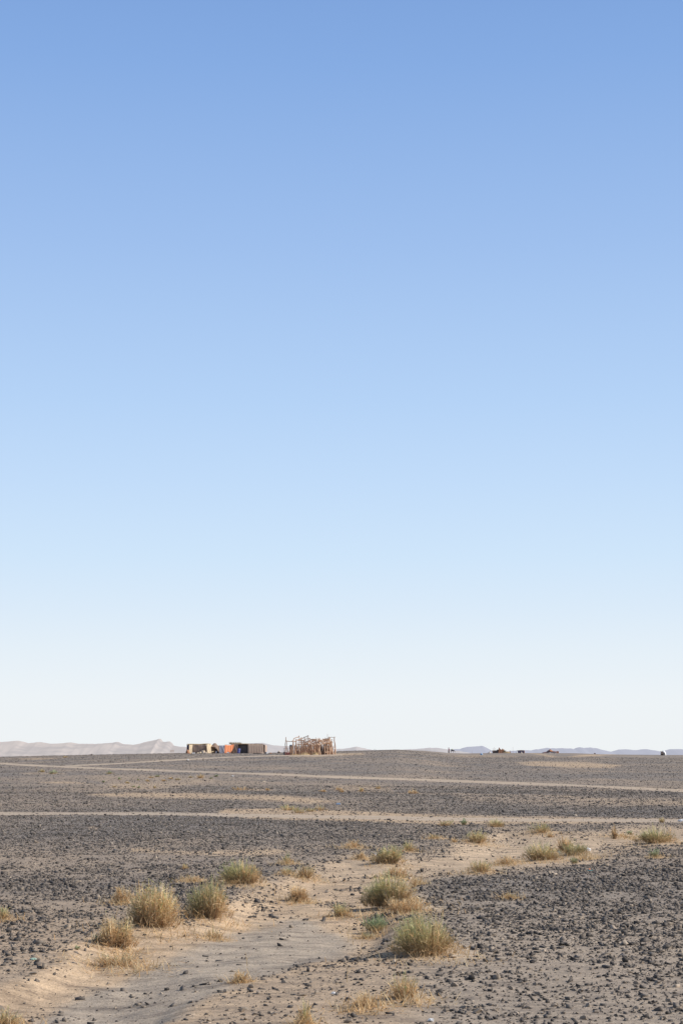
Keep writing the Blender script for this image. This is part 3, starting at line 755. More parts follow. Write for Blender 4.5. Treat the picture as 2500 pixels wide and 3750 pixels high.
def twigs(n, W, Dp, H, wid, cols, r_, cl, lean=0, side=None):
    V = np.zeros((n, 8, 3)); C = np.zeros((n, 8, 4))
    wt = cl[:, 2] ** 2 * (1 if side is None else np.exp(2.6 * cl[:, 0] * np.sign(side)))
    q = cl[r_.choice(len(cl), n, p=wt / wt.sum())]
    ph = r_.uniform(0, 2 * PI, n); rho = np.sqrt(r_.uniform(0, 1, n)) * r_.choice([1, 1, 1, 1.25], n)
    cx, cy, cr, hf, cb = q.T
    tx, ty = cx + cr * rho * np.cos(ph), cy + cr * rho * np.sin(ph)
    hz = H * hf * np.sqrt(np.clip(1.03 - np.minimum(rho, 1.05) ** 2 * .8, .06, 1)) * r_.uniform(.2, 1.08, n) ** .7
    low = r_.uniform(0, 1, n) < .16                      # a loose skirt of low stems round the foot
    tx = np.where(low, tx * 1.35, tx); ty = np.where(low, ty * 1.35, ty); hz = np.where(low, hz * .28, hz)
    tx = tx * 1.36; q_ = np.maximum(1, np.hypot(tx, ty) / 1.3); tx, ty = tx / q_, ty / q_
    tip = np.stack([tx * W / 2 + lean * hz, ty * Dp / 2, hz], 1)
    rx = np.where(low, tx * .85, cx * .85 + (tx - cx) * .3); ry = np.where(low, ty * .85, cy * .75 + (ty - cy) * .35)
    root = np.stack([rx * W / 2 + r_.normal(0, W * .02, n), ry * Dp / 2, np.full(n, -.02 * H)], 1)
    rho = np.minimum(rho, 1)
    mid = root * .5 + tip * .5; mid[:, 2] += .12 * H * rho; mid[:, :2] += r_.normal(0, .03 * W, (n, 2)) * .5
    ts = [0, .4, .75, 1.0]
    fa = r_.uniform(0, PI, n); side_v = np.stack([np.cos(fa), np.sin(fa) * .6, np.zeros(n)], 1)
    cc = np.array(cols)[r_.integers(0, len(cols), n)] * r_.uniform(.7, 1.25, (n, 1)) * cb[:, None]
    bb = np.array(BASES)[r_.integers(0, 3, n)]
    for k, t in enumerate(ts):
        p = root * (1 - t) ** 2 + 2 * mid * t * (1 - t) + tip * t * t
        w = wid * (1.0, .95, .7, .3)[k] * r_.uniform(.7, 1.3, n)
        V[:, 2 * k] = p - side_v * w[:, None] * .5; V[:, 2 * k + 1] = p + side_v * w[:, None] * .5
        m_ = np.clip(p[:, 2:3] / H * 2.0 + .05, 0, 1)
        c = bb * (1 - m_) + cc * m_
        C[:, 2 * k, :3] = c; C[:, 2 * k + 1, :3] = c
    C[..., 3] = 1
    f = np.array([(0, 1, 3, 2), (2, 3, 5, 4), (4, 5, 7, 6)])
    Fc = (f[None] + (np.arange(n) * 8)[:, None, None]).reshape(-1, 4)
    V = V.reshape(-1, 3); C = C.reshape(-1, 4)
    # short side twigs in the upper half
    j = r_.integers(0, n, int(n * 1.7)); t = r_.uniform(.35, 1.0, len(j))[:, None]
    p = root[j] * (1 - t) ** 2 + 2 * mid[j] * t * (1 - t) + tip[j] * t * t
    d = np.stack([r_.normal(0, .5, len(j)), r_.normal(0, .5, len(j)), r_.uniform(-.1, .9, len(j))], 1); d /= np.linalg.norm(d, axis=1, keepdims=True)
    e = p + d * H * r_.uniform(.07, .22, (len(j), 1)); sv = np.cross(d, r_.normal(0, 1, d.shape)); sv /= np.linalg.norm(sv, axis=1, keepdims=True) + 1e-9
    V2 = np.stack([p - sv * wid * .45, p + sv * wid * .45, e + sv * wid * .2, e - sv * wid * .2], 1).reshape(-1, 3)
    m_ = np.clip(p[:, 2:3] / H * 2, 0, 1); c2 = (cc[j] * m_ + bb[j] * (1 - m_)) * r_.uniform(.75, 1.2, (len(j), 1))
    C2 = np.ones((len(j), 4, 4)); C2[:, :, :3] = c2[:, None, :]
    F2 = (np.array([0, 1, 2, 3])[None] + (np.arange(len(j)) * 4)[:, None]) + len(V)
    return np.concatenate([V, V2]), np.concatenate([Fc, F2]), np.concatenate([C, C2.reshape(-1, 4)])

def twig_obj(name, data, mat, parent):
    V, Fc, C = data
    me = mesh_np(name, V, Fc)
    a = me.attributes.new('col', 'FLOAT_COLOR', 'POINT'); a.data.foreach_set('color', C.astype(np.float32).ravel())
    return link(name, me, mat, parent)

_seed = [500]
def shrub(px, py, w, h, g, label, cat='shrub', dens=1.0, group=None, side=None, name='desert_shrub', lean=0):
    _seed[0] += 1; r_ = np.random.default_rng(_seed[0])
    p = at(px, py); s = p.y / F
    W, H = w * s, h * s * 1.08
    loc = Vector((p.x, p.y + .22 * W, 0)); loc.z = G(loc.x, loc.y)
    n = int(np.clip(w * h * .05 * dens, 60, 2000))
    wid = max(.0034, p.y * .00032)
    cl = clumps(W, W * .85, H, int(np.clip(round(2 + w / 24), 3, 11)), r_)
    if w >= 55 and .12 < g < .88:
        t = thing(name, label, cat, loc, group=group)
        twig_obj('green_foliage', twigs(int(n * g), W, W * .85, H, wid, GREENS, r_, cl, lean, side=None if side is None else -side), M['green'], t)
        twig_obj('dry_foliage', twigs(int(n * (1 - g)), W, W * .85, H * .92, wid, STRAWS, r_, cl, lean, side=side), M['dry'], t)
        return t
    cols = GREENS * max(1, round(g * 4)) + STRAWS * max(0, round((1 - g) * 4)) if g > .1 else STRAWS
    if g > .88: cols = FRESH
    o = twig_obj(name, twigs(n, W, W * .85, H, wid, cols, r_, cl, lean), M['green'] if g > .5 else M['dry'], None)
    o.location = loc
    return tag(o, label, cat, group)

for px, py, w, h, g, lb, dn, sd_ in SH:
    cat = 'grass tuft' if ('straw' in lb or 'tuft' in lb or 'stem' in lb or 'stalk' in lb or 'grass' in lb or 'fringe' in lb) and 'shrub ' not in lb[:40] else 'shrub'
    shrub(px, py, w, h, g, lb, cat, dn, side=sd_, name='grass_tuft' if cat == 'grass tuft' else 'desert_shrub')
for px, py, w, h, g in [(573, 2846, 20, 9, .95), (435, 2856, 15, 9, .9), (648, 2858, 22, 10, .8), (627, 2854, 20, 9, .2), (538, 2863, 20, 9, .2), (378, 2866, 10, 7, .9), (698, 2849, 18, 9, .8),
                        (489, 2884, 16, 8, .9), (508, 2887, 14, 8, .9), (772, 2853, 13, 7, .9), (566, 2888, 12, 10, .5), (505, 2859, 14, 8, .9), (466, 2870, 18, 9, .4), (420, 2884, 16, 8, .6), (600, 2862, 24, 9, .1), (552, 2850, 26, 8, .1)]:
    shrub(px, py, w, h, g, 'tiny scrub tuft in the loose scatter under the upper track, left of centre', 'grass tuft', 1.2, 'scrub scattered under the upper track', name='grass_tuft')
for px, py, w, h in [(1182, 2901, 32, 12), (1237, 2896, 28, 15), (1251, 2903, 18, 12)]:
    shrub(px, py, w, h, .08, 'faint straw tuft left of the small dark ledge on the middle plain', 'grass tuft', 1.0, 'straw tufts left of the ledge', name='grass_tuft')
# broken straw lying loose round the shrubs: nobody could count it
vs_, cs_ = [], []
rl = np.random.default_rng(99)
for e in SH:
    if e[1] < 3050 or e[2] < 40: continue
    p = at(e[0], e[1]); W = e[2] * p.y / F; n = int(120 + W * 900 * (1.25 - e[4]))
    x = p.x + rl.normal(0, .52, n) * W; y = p.y + rl.normal(.0, .55, n) * W; z = height(x, y)
    a = rl.uniform(0, 2 * PI, n); l = rl.uniform(.03, .11, n); up = rl.uniform(0, .08, n) * (rl.uniform(0, 1, n) < .5)
    d = np.stack([np.cos(a) * l, np.sin(a) * l, up + .004], 1); q = np.stack([-np.sin(a), np.cos(a), 0 * a], 1) * .0032
    o3 = np.stack([x, y, z], 1)
    vs_.append(np.stack([o3 - q, o3 + q, o3 + d + q * .5, o3 + d - q * .5], 1).reshape(-1, 3))
    c = np.array(STRAWS)[rl.integers(0, 5, n)] * rl.uniform(.6, 1.1, (n, 1)); c4 = np.ones((n, 4, 4)); c4[:, :, :3] = c[:, None]; cs_.append(c4.reshape(-1, 4))
vs_ = np.concatenate(vs_); cs_ = np.concatenate(cs_)
o = twig_obj('straw_litter', (vs_, np.arange(len(vs_)).reshape(-1, 4), cs_), M['dry'], None); o['kind'] = 'stuff'
tag(o, 'loose broken straw strewn on the sand around the shrubs', 'straw litter')

# lone dry stalks
for px, py, hh, ln, lb in [(1275, 3450, 70, .05, 'leftmost thin dry stalk in the wash left of the fresh green shrub'), (1292, 3462, 60, -.12, 'middle thin dry stalk in the wash left of the fresh green shrub'), (1322, 3490, 46, .1, 'short thick dry stalk in the wash left of the largest shrub'),
                           (1270, 3598, 60, .05, 'thin dry stalk between stones at the bottom centre'), (905, 3540, 50, -.15, 'thin dry stalk above the small rusty tuft, lower left of centre'), (500, 3525, 48, .35, 'whitish leaning stalk at the edge of the withered straw'),
                           (420, 3375, 52, .25, 'whitish forked stalk left of the tall straw shrub')]:
    p = at(px, py); s = p.y / F; mb = MB(); H = hh * s
    mb.tube([(0, 0, -.01), (ln * H * .3, 0, H * .45), (ln * H, 0, H)], [.0032, .0026, .0014], 5)
    mb.tube([(ln * H * .3, 0, H * .45), (ln * H * .3 + .03, .01, H * .8)], [.0024, .0012], 5)
    o = mb.build('dry_stalk', M['straw']); o.location = p; tag(o, lb, 'dry stalk')

# ------------------------------------------------------------------ litter
def crumple(name, px, py, w, h, mat, label, cat='litter', sq=.8):
    p = at(px, py) if py > 2775 else on(px, 300)
    s = p.y / F * .74; r_ = random.Random(px * 7 + py); import bmesh
    bm = bmesh.new(); bmesh.ops.create_icosphere(bm, subdivisions=3, radius=.5)
    for v in bm.verts:
        q = v.co.normalized()
        k = 1 + .28 * math.sin(q.x * 5 + r_.random() * .6 + px) * math.cos(q.y * 6 + py) + .16 * math.sin(q.z * 11 + q.x * 9 + px) + r_.uniform(-.07, .07)
        v.co = Vector((q.x * .5 * k * w * s, q.y * .5 * k * w * s * sq, max(q.z * .5 * k, -.36) * h * s))
    me = bpy.data.meshes.new(name); bm.to_mesh(me); bm.free()
    o = link(name, me, mat); o.location = p + Vector((0, 0, .34 * h * s)); o.rotation_euler.z = r_.uniform(-.5, .5)
    return tag(o, label, cat)
crumple('plastic_bag', 2153, 3118, 24, 18, M['white'], 'crumpled white plastic bag at the right end of the wide clump', 'plastic bag')
crumple('plastic_scrap', 2046, 3129, 26, 17, M['yellowish'], 'yellowish white scrap of plastic caught in the wide clump on the right', 'litter', .3)
crumple('plastic_bag', 2494, 3010, 30, 14, M['white'], 'white plastic bag lying at the right edge by the lower track', 'plastic bag')
crumple('plastic_scrap', 1373, 3134, 9, 12, M['white'], 'small white scrap left of the round green shrub', 'litter')
crumple('plastic_scrap', 122, 3517, 28, 12, M['mint'], 'faded green scrap of plastic on the left gravel bank', 'litter')
crumple('plastic_scrap', 1577, 3742, 26, 16, M['white'], 'white scrap at the bottom edge right of centre', 'litter')
crumple('plastic_scrap', 1220, 3642, 20, 12, M['white'], 'white scrap tucked under a black stone, bottom centre', 'litter')
crumple('water_bottle', 1238, 2948, 20, 10, M['bluebag'], 'pale blue plastic bottle lying on the plain beyond the lower track', 'bottle', .45)
crumple('plastic_scrap', 1161, 2969, 5, 7, M['white'], 'tiny white scrap in the green shrub row by the lower track', 'litter')
crumple('plastic_scrap', 853, 2844, 11, 6, M['white'], 'small white scrap just below the upper track', 'litter')
crumple('plastic_scrap', 688, 2785, 9, 6, M['white'], 'white scrap on dark gravel in front of the left tent', 'litter')
crumple('plastic_scrap', 2158, 3190, 34, 5, M['teal'], 'flat teal scrap on the right gravel slope', 'litter')
crumple('plastic_scrap', 2157, 3188, 11, 9, M['orange_cloth'], 'little orange scrap lying on the flat teal one', 'litter')
crumple('plastic_scrap', 2210, 2808, 12, 5, M['sack'], 'pinkish white scrap on the sandy patch far right', 'litter')

# shadow lines of small ledges, drawn with rows of added dark stones
for pts, lb in [([(1268, 2880), (1390, 2881)], 'dark stone added as shadow of the little ledge in the middle of the plain'), ([(-10, 2829), (78, 2831)], 'dark stone added as shadow of the little ledge at the left edge')]:
    for i in range(16):
        t = i / 15; px = pts[0][0] * (1 - t) + pts[1][0] * t; py = pts[0][1] * (1 - t) + pts[1][1] * t + random.uniform(-.8, .8)
        p = at(px, py); stone(p.x, p.y, random.uniform(.06, .14), lb, lb.replace('dark stone', 'stones'), .5)

# ------------------------------------------------------------------ tents (330 m away)
DT = 330.0; ST = DT / F * 1.0
def base_for(px, D): return on(px, D)
def cloth(mb, x0, x1, h0, h1, yb=0., yt=0., pleat=.05, fr=9, nu=40, nv=8, sag=.03, rag=.055, xs0=0., xs1=0., zb=-.05, seed=0, skew=0.):
    """hanging cloth from x0 to x1 (metres), top height h0 (left) to h1 (right); xs = sideways shift of the foot"""
    def fn(u, v):
        top = h0 + (h1 - h0) * u - sag * math.sin(PI * u) + rag * math.sin(u * 31 + seed) * math.sin(u * 13 + seed * 2)
        x = x0 + (x1 - x0) * u + (1 - v) * (xs0 * (1 - u) + xs1 * u)
        a = pleat * (.45 + .55 * (1 - v))
        y = yb + (yt - yb) * v - skew * (1 - u) + a * math.sin(u * fr * 2 * PI + seed + .6 * math.sin(u * 17 + seed)) + .02 * math.sin(v * 7 + u * 11)
        return (x, y, zb + (top - zb) * v)
    mb.sheet(fn, nu, nv)
    return mb

def fringe(mb, x0, x1, z, n, hh, y=0.0, dy=.3, seed=1):
    r_ = random.Random(seed)
    for i in range(n):
        x = r_.uniform(x0, x1); yy = y + r_.uniform(0, dy); zz = z(x) if callable(z) else z
        l = r_.uniform(.4, 1) * hh; dx = r_.uniform(-.8, .8) * hh; w = r_.uniform(.012, .03)
        mb.add([(x - w, yy, zz - .1), (x + w, yy, zz - .1), (x + dx, yy + r_.uniform(-.1, .1), zz + l)], [(0, 1, 2)])

# --- left tent, columns 684..774
b = base_for(729, DT)
X = lambda px: (px - 729) * ST
t = thing('nomad_tent', 'left brown woven tent with a cream end cloth and a dark blue left end', 'tent', b, .0)
mb = MB(); cloth(mb, X(705), X(758), 1.72, 1.70, yb=-.1, yt=.1, pleat=.07, fr=11, seed=1); mb.build('front_wall', M['brown_cloth'], t, True, .02)
mb = MB(); cloth(mb, X(684), X(694), 1.70, 1.72, yb=.2, yt=.25, pleat=.05, fr=3, nu=14, seed=2, xs0=-.02); mb.build('end_blanket', M['navy_cloth'], t, True, .02)
mb = MB(); cloth(mb, X(693), X(705.3), 1.74, 1.74, yb=-.05, yt=.1, pleat=.05, fr=3, nu=16, seed=3, skew=.4)
mb.build('striped_blanket', M['cream_cloth'], t, True, .02)
mb = MB(); cloth(mb, X(757), X(768), 1.84, 1.86, yb=-.25, yt=.1, pleat=.05, fr=4, nu=18, seed=4, xs0=.12, xs1=.40, skew=.55); mb.build('end_cloth', M['cream_cloth'], t, True, .02)
mb = MB(); cloth(mb, 0, 2.6, 1.86, 1.5, pleat=.04, fr=5, seed=5); o = mb.build('side_wall', M['cream_cloth'], t, True, .02); o.location = (X(768), .12, 0); o.rotation_euler.z = math.radians(78)
mb = MB(); cloth(mb, X(684), X(774), 1.5, 1.5, yb=2.7, yt=2.6, pleat=.05, fr=12, seed=6); mb.build('back_wall', M['brown_cloth'], t, True, .02)
mb = MB(); mb.sheet(lambda u, v: (X(684) + (X(769) - X(684)) * u, .08 + 2.6 * v, 1.76 + .16 * math.sin(PI * v) - .1 * v + .05 * math.sin(u * 9) * (1 - v) + .06 * math.exp(-((u - .75) / .2) ** 2)), 30, 8); mb.build('roof', M['straw'], t, True, .05)
mb = MB(); fringe(mb, X(703), X(768), 1.80, 330, .16, .1, 1.0, 3); o = mb.build('thatch_fringe', M['straw'], t)
for px in (684, 705, 768):
    mb = MB(); mb.tube([(X(px), .18, -.1), (X(px) + .02, .18, 1.9)], [.035, .025], 7); mb.build('pole', M['wood'], t)
# clay oven and pile in front of the left tent
p = on(687, DT - 1.6)
mb = MB(); mb.lathe([(.33, -.1), (.34, .1), (.33, .35), (.29, .55), (.2, .70), (.08, .77), (.02, .78)], 18, sx=.92, sy=.9, wob=.05)
t = thing('clay_oven', 'rounded reddish brown clay oven at the left foot of the left tent', 'oven', p)
mb.build('dome', M['clay'], t, True)
mb = MB(); mb.box((-.24, -.12, .2), (.2, .3, .42), .02, .8); mb.build('mouth', M['dark'], t)
mb = MB(); mb.lathe([(.22, -.05), (.2, .1), (.1, .18), (.02, .2)], 12, (.36, -.1, 0), wob=.1); mb.build('rubble', M['clay'], t)
def sack(px, D, z, w, h, label, group, mat='sack', rz=0.):
    p = on(px, D); mb = MB(); n = 10
    mb.lathe([(.12 * w, 0), (.42 * w, .06 * h), (.5 * w, .35 * h), (.46 * w, .7 * h), (.3 * w, .93 * h), (.06 * w, h)], 12, sx=1, sy=.62, wob=.09)
    o = mb.build('sack', M[mat], None, True); o.location = p + Vector((0, 0, z)); o.rotation_euler = (random.uniform(-.15, .15), random.uniform(-.35, .35), rz)
    return tag(o, label, 'sack', group)
for px, dz, w, h, dd in [(724, 0, .42, .24, 0), (729, 0, .40, .28, .2), (734, 0, .5, .36, 0), (739, 0, .48, .42, .3), (744, 0, .52, .44, 0), (749, 0, .5, .42, .2), (753, 0, .42, .3, 0), (741, .34, .42, .26, .2), (746, .36, .42, .28, .1)]:
    sack(px, DT - 1.5 + dd, dz - .03, w, h, 'pale sack in the heap before the brown wall of the left tent', 'sacks heaped before the left tent', 'sack' if random.random() < .6 else 'cream_cloth')
for px in (705, 709, 712):
    sack(px, DT - 1.5, -.02, .28, .2, 'small white sack by the striped blanket of the left tent', 'small white sacks by the left tent', 'white')
sack(763, DT - 1.8, -.02, .3, .2, 'small cream bundle at the foot of the cream end cloth', None, 'cream_cloth')

# --- peaked tent, columns 770..803
DP = DT + 1.0; b = base_for(786, DP); X = lambda px: (px - 786) * ST
t = thing('peaked_tent', 'small brown tent with a rounded peak and a dark open front', 'tent', b)
xs = [X(769), X(773), X(778), X(782), X(786), X(790), X(795), X(799), X(803)]
tz = [1.38, 1.48, 1.75, 1.98, 2.03, 1.98, 1.68, 1.52, 1.5]
lo = [1.36, 1.28, 1.25, 1.22, 1.18, 1.08, .8, .35, -.05]
mb = MB()
mb.sheet(lambda u, v: (np.interp(u * 8, range(9), xs), -.25 * (1 - v) + .25 * v, np.interp(u * 8, range(9), lo) * (1 - v) + np.interp(u * 8, range(9), tz) * v), 24, 6)
mb.build('front_cloth', M['brown_cloth'], t, True, .02)
mb = MB(); mb.sheet(lambda u, v: (np.interp(u * 8, range(9), xs), .25 + 2.4 * v, (np.interp(u * 8, range(9), tz) - .03) * (1 - .5 * v * v)), 24, 6); mb.build('roof', M['brown_cloth'], t, True, .02)
mb = MB(); cloth(mb, X(769), X(803), 1.0, 1.0, yb=2.6, yt=2.6); mb.build('back_wall', M['dark_cloth'], t, True, .02)
for sx in (769.5, 802.5):
    mb = MB(); cloth(mb, 0, 2.5, 1.38, 1.0, pleat=.03, seed=3); o = mb.build('side_wall', M['dark_cloth'], t, True, .02); o.location = (X(sx), .2, 0); o.rotation_euler.z = PI / 2
for px in (782, 786.5, 791):
    mb = MB(); mb.tube([(X(px), .6, -.1), (X(px) + .05, .7, 1.3)], .03, 6); mb.build('pole', M['pale_wood'], t)
sack(790.5, DP - .1, 0, .34, .5, 'grey white bundle inside the opening of the peaked tent', None, 'shaded_white')

# --- white cloth screen in a shaded grey tone, columns 803..825
b = base_for(814, DT); X = lambda px: (px - 814) * ST
t = thing('cloth_screen', 'plain white cloth screen in a shaded grey tone between the peaked tent and the orange blanket', 'cloth screen', b)
mb = MB(); cloth(mb, X(803), X(825), 1.55, 1.58, pleat=.03, fr=5, seed=8, yb=-.05); mb.build('sheet', M['shaded_white'], t, True, .015)
for px in (802.6, 825.2):
    mb = MB(); mb.tube([(X(px), .08, -.1), (X(px), .08, 1.68)], .03, 6); mb.build('pole', M['dark'], t)
mb = MB(); mb.tube([(X(802), .06, 1.57), (X(826), .06, 1.6)], .02, 6); mb.build('rail', M['wood'], t)

# --- orange blanket, columns 825..854
b = base_for(840, DT - .5); X = lambda px: (px - 840) * ST
def ob(u, v):
    low = np.interp(u, [0, .2, .32, .5, .62, .8, 1], [.0, .02, .25, .28, .02, .45, 1.0])
    top = 1.68 + .1 * math.sin(PI * u) * -1 + .07 * u
    z = low + (top - low) * v
    return (X(824.5) + (X(856) - X(824.5)) * u - .08 * (1 - v), -.1 * (1 - v) + .022 * math.sin(u * 24) * (1 - .4 * v) - .75 * (1 - u), z)
t = thing('orange_blanket', 'bright orange blanket hung up with a ragged lower edge', 'blanket', b)
mb = MB(); mb.sheet(ob, 34, 10); mb.build('cloth', M['orange_cloth'], t, True, .015)
mb = MB(); cloth(mb, X(823.5), X(826.2), 1.66, 1.7, zb=.4, pleat=.02, fr=1, nu=6, yb=.05); mb.build('folded_edge', M['clay'], t, True, .015)
mb = MB(); mb.tube([(X(823), -.7, 1.70), (X(855), .05, 1.78)], .025, 6); mb.build('line', M['wood'], t)
sack(838, DT - .8, -.02, .3, .24, 'white bundle under the ragged edge of the orange blanket', None, 'white')

# --- right tent, columns 846..970
b = base_for(908, DT); X = lambda px: (px - 908) * ST
t = thing('nomad_tent', 'long right tent with a black opening and a sunlit tan wall', 'tent', b)
mb = MB(); cloth(mb, X(846), X(871), 1.86, 1.8, pleat=.05, fr=6, seed=11); mb.build('front_wall', M['brown_cloth'], t, True, .02)
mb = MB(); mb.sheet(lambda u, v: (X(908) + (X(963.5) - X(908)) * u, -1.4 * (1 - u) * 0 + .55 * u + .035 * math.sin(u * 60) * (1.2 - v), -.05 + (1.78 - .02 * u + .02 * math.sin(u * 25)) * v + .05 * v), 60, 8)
o = mb.build('front_wall', M['lit_brown_cloth'], t, True, .02); o['label'] = 'sunlit tan wall'
mb = MB(); cloth(mb, X(908), X(966), .16, .14, yb=-.1, yt=.5, pleat=.05, fr=3, seed=3); mb.build('wall_skirt', M['lit_brown_cloth'], t, True, .02)
mb = MB(); cloth(mb, X(870), X(909), 1.72, 1.75, yb=.75, yt=.7, pleat=.06, fr=7, seed=12); mb.build('opening', M['dark_cloth'], t, True, .02)  # dark sheet stands in for the shade inside the opening
mb = MB(); cloth(mb, X(966), X(969.5), 1.72, 1.66, yb=.6, yt=.6, pleat=.02, fr=1, nu=6, xs1=.05); mb.build('door_flap', M['lit_brown_cloth'], t, True, .02)
mb = MB(); cloth(mb, X(963), X(967.5), 1.5, .5, yb=.75, yt=.75, pleat=.02, fr=1, nu=6); mb.build('doorway_shade', M['dark_cloth'], t, True, .02)  # dark strip painted as the shade in the door slit
mb = MB(); cloth(mb, 0, 3.2, 1.7, 1.5, pleat=.05, fr=5, seed=14); o = mb.build('side_wall', M['lit_brown_cloth'], t, True, .02); o.location = (X(969.5), .6, 0); o.rotation_euler.z = math.radians(86)
mb = MB(); cloth(mb, X(846), X(969), 1.5, 1.5, yb=3.8, yt=3.8, fr=12, seed=15); mb.build('back_wall', M['brown_cloth'], t, True, .02)
mb = MB(); cloth(mb, 0, 3.8, 1.8, 1.5, pleat=.05, fr=5, seed=16); o = mb.build('side_wall', M['brown_cloth'], t, True, .02); o.location = (X(846), 0, 0); o.rotation_euler.z = PI / 2
mb = MB(); mb.sheet(lambda u, v: (X(846) + (X(969.5) - X(846)) * u, .02 + .55 * max(0, u - .5) * 2 * (1 - v) + 3.8 * v, np.interp(u, [0, .2, .5, .75, 1], [1.9, 1.84, 1.84, 1.9, 1.68]) + .12 * math.sin(PI * v) - .3 * v), 30, 8); mb.build('roof', M['lit_brown_cloth'], t, True, .06)
mb = MB(); fringe(mb, X(840), X(882), 1.92, 260, .42, 0, .6, 7); fringe(mb, X(868), X(912), 1.86, 160, .16, .1, .8, 8); fringe(mb, X(910), X(962), 1.86, 120, .10, .3, .8, 9)
mb.build('thatch_fringe', M['straw'], t)
mb = MB(); mb.sheet(lambda u, v: (X(868) + (X(909) - X(868)) * u, .1 + .9 * v, 1.82 + .10 * v + .02 * math.sin(u * 20)), 20, 3); mb.build('thatch', M['straw'], t, True, .05)
for px in (871, 909, 963.5):
    mb = MB(); mb.tube([(X(px), .3 if px < 950 else .6, -.1), (X(px), .3 if px < 950 else .6, 1.85)], .03, 6); mb.build('pole', M['wood'], t)
# blue drum
p = on(873, DT - .9)
t = thing('blue_drum', 'tall blue plastic drum at the left of the black tent opening', 'drum', p)
mb = MB(); mb.lathe([(.27, 0), (.30, .03), (.30, .28), (.315, .31), (.30, .34), (.30, .6), (.315, .63), (.30, .66), (.30, .86), (.26, .92)], 24); o = mb.build('body', M['blue'], t, True); o.rotation_euler = (0, .12, 0)
mb = MB(); mb.lathe([(.27, .905), (.28, .925), (.28, .975), (.26, .985)], 24); o = mb.build('lid', M['blue'], t, True); o.rotation_euler = (0, .12, 0)
# odds and ends by the right tent
for px, D, w, h, m_, lb in [(973, 300, 8, 7, 'dark', 'dark brown lump beside the white one, right of the long tent'), (977, 299, 6, 8, 'white', 'white lump on the ground right of the long tent'), (991, 300, 6, 5, 'clay', 'small brown lump farther right of the long tent'),
                            (945, 302, 26, 4, 'dark', 'flat dark debris in front of the sunlit tan wall'), (931, 302, 10, 4, 'dark', 'short dark debris left of the long flat one')]:
    p = on(px, D); s = D / F; mb = MB(); mb.lathe([(.2, -.05), (.5, .1), (.46, .5), (.25, .85), (.05, 1)], 12, wob=.14)
    o = mb.build('debris', M[m_], None, True); o.location = p; o.scale = (w * s, w * s * .6, h * s); tag(o, lb, 'debris')

# ------------------------------------------------------------------ stick corral (250 m away), columns 1043..1232
DK = 252.0; SK = DK / F; b = on(1137, DK); X = lambda px: (px - 1137) * SK
pen = thing('stick_corral', 'open corral of crooked bleached poles and sticks right of the tents', 'corral', b)
r_ = random.Random(21)
def gl(x, y): return G(b.x + x, b.y + y) - b.z
def stick(name, p0, p1, ra, rb, mat='wood', bend=.05, nseg=5, fork=None):
    p0, p1 = Vector(p0), Vector(p1); mb = MB(); L = (p1 - p0).length
    pts = []
    for i in range(nseg + 1):
        t = i / nseg; k = math.sin(PI * t) * bend * L
        pts.append(p0.lerp(p1, t) + Vector((r_.uniform(-1, 1) * k, r_.uniform(-1, 1) * k, r_.uniform(-.3, .3) * k if abs(p1.z - p0.z) > L * .5 else r_.uniform(-1, 1) * k)))
    mb.tube(pts, [1.4 * (ra + (rb - ra) * i / nseg) for i in range(nseg + 1)], 6)
    if fork:
        for dx in fork: mb.tube([pts[-2], pts[-1] + Vector((dx * .5, 0, .1)), pts[-1] + Vector((dx, r_.uniform(-.1, .1), .35))], [rb, rb * .8, rb * .5], 5)
    return mb.build(name, M[mat], pen)
def post(px, top, y, r=.05, lean=0, mat='wood', h0=0, **k):
    x = X(px); z0 = gl(x, y)
    return stick('post', (x, y, z0 - .15 + h0 * SK), (x + lean * SK, y, top * SK), r, r * .55, mat, **k)
def rail(x0, h0, x1, h1, y0, y1, r=.04, mat='wood', **k): return stick('rail', (X(x0), y0, h0 * SK), (X(x1), y1, h1 * SK), r, r * .7, mat, **k)
# tall posts (column, top above the foot, depth)
post(1045, 64, -.6, .06, 3, bend=.03); post(1052, 50, 1.0, .045, -1); post(1226, 64, .2, .075, -3, bend=.03); post(1227, 26, .15, .08, -1, 'pale_wood')
post(1072, 50, -1.0, .055, 1); post(1083, 57, -.4, .055, 1); post(1094, 68, 1.8, .05, 0); post(1127, 69, .4, .065, 1, bend=.02); post(1106, 62, 1.2, .045, -4); post(1111, 60, .8, .05, 6)
post(1118, 54, .2, .055, 4); post(1103, 64, 2.8, .035, 1); post(1109, 66, 3.2, .03, 2); post(1148, 58, 2, .035, 0); post(1153, 56, 1, .04, -1); post(1163, 58, .6, .06, 6); post(1168, 58, .9, .055, -1, 'pale_wood')
post(1171, 60, 1.2, .06, -2); post(1180, 60, 2.4, .03, 0); post(1198, 76, 1.2, .028, 0, h0=30); post(1205, 66, .9, .07, -1, 'pale_wood'); post(1203, 62, 1.1, .06, 4, 'pale_wood'); post(1221, 40, -.2, .06, -9, 'pale_wood'); post(1217, 46, -.1, .05, -6)
post(1189, 30, -.3, .05, 0, 'pale_wood', fork=(-.35, .0)); post(1209, 28, -.2, .05, 0, 'pale_wood', fork=(-.1, .35)); post(1173, 34, -.5, .06, -2, 'pale_wood'); post(1197, 34, .5, .06, 0, 'pale_wood')
post(1068, 42, -1.0, .04, 6, fork=(.15, .3)); post(1059, 34, .5, .035, 8)
# thin posts in the upper storey
for i in range(46):
    px = r_.uniform(1098, 1214); post(px, r_.uniform(40, 64), r_.uniform(.5, 4.2), r_.uniform(.02, .042), r_.uniform(-9, 9), r_.choice(['wood', 'wood', 'pale_wood']))
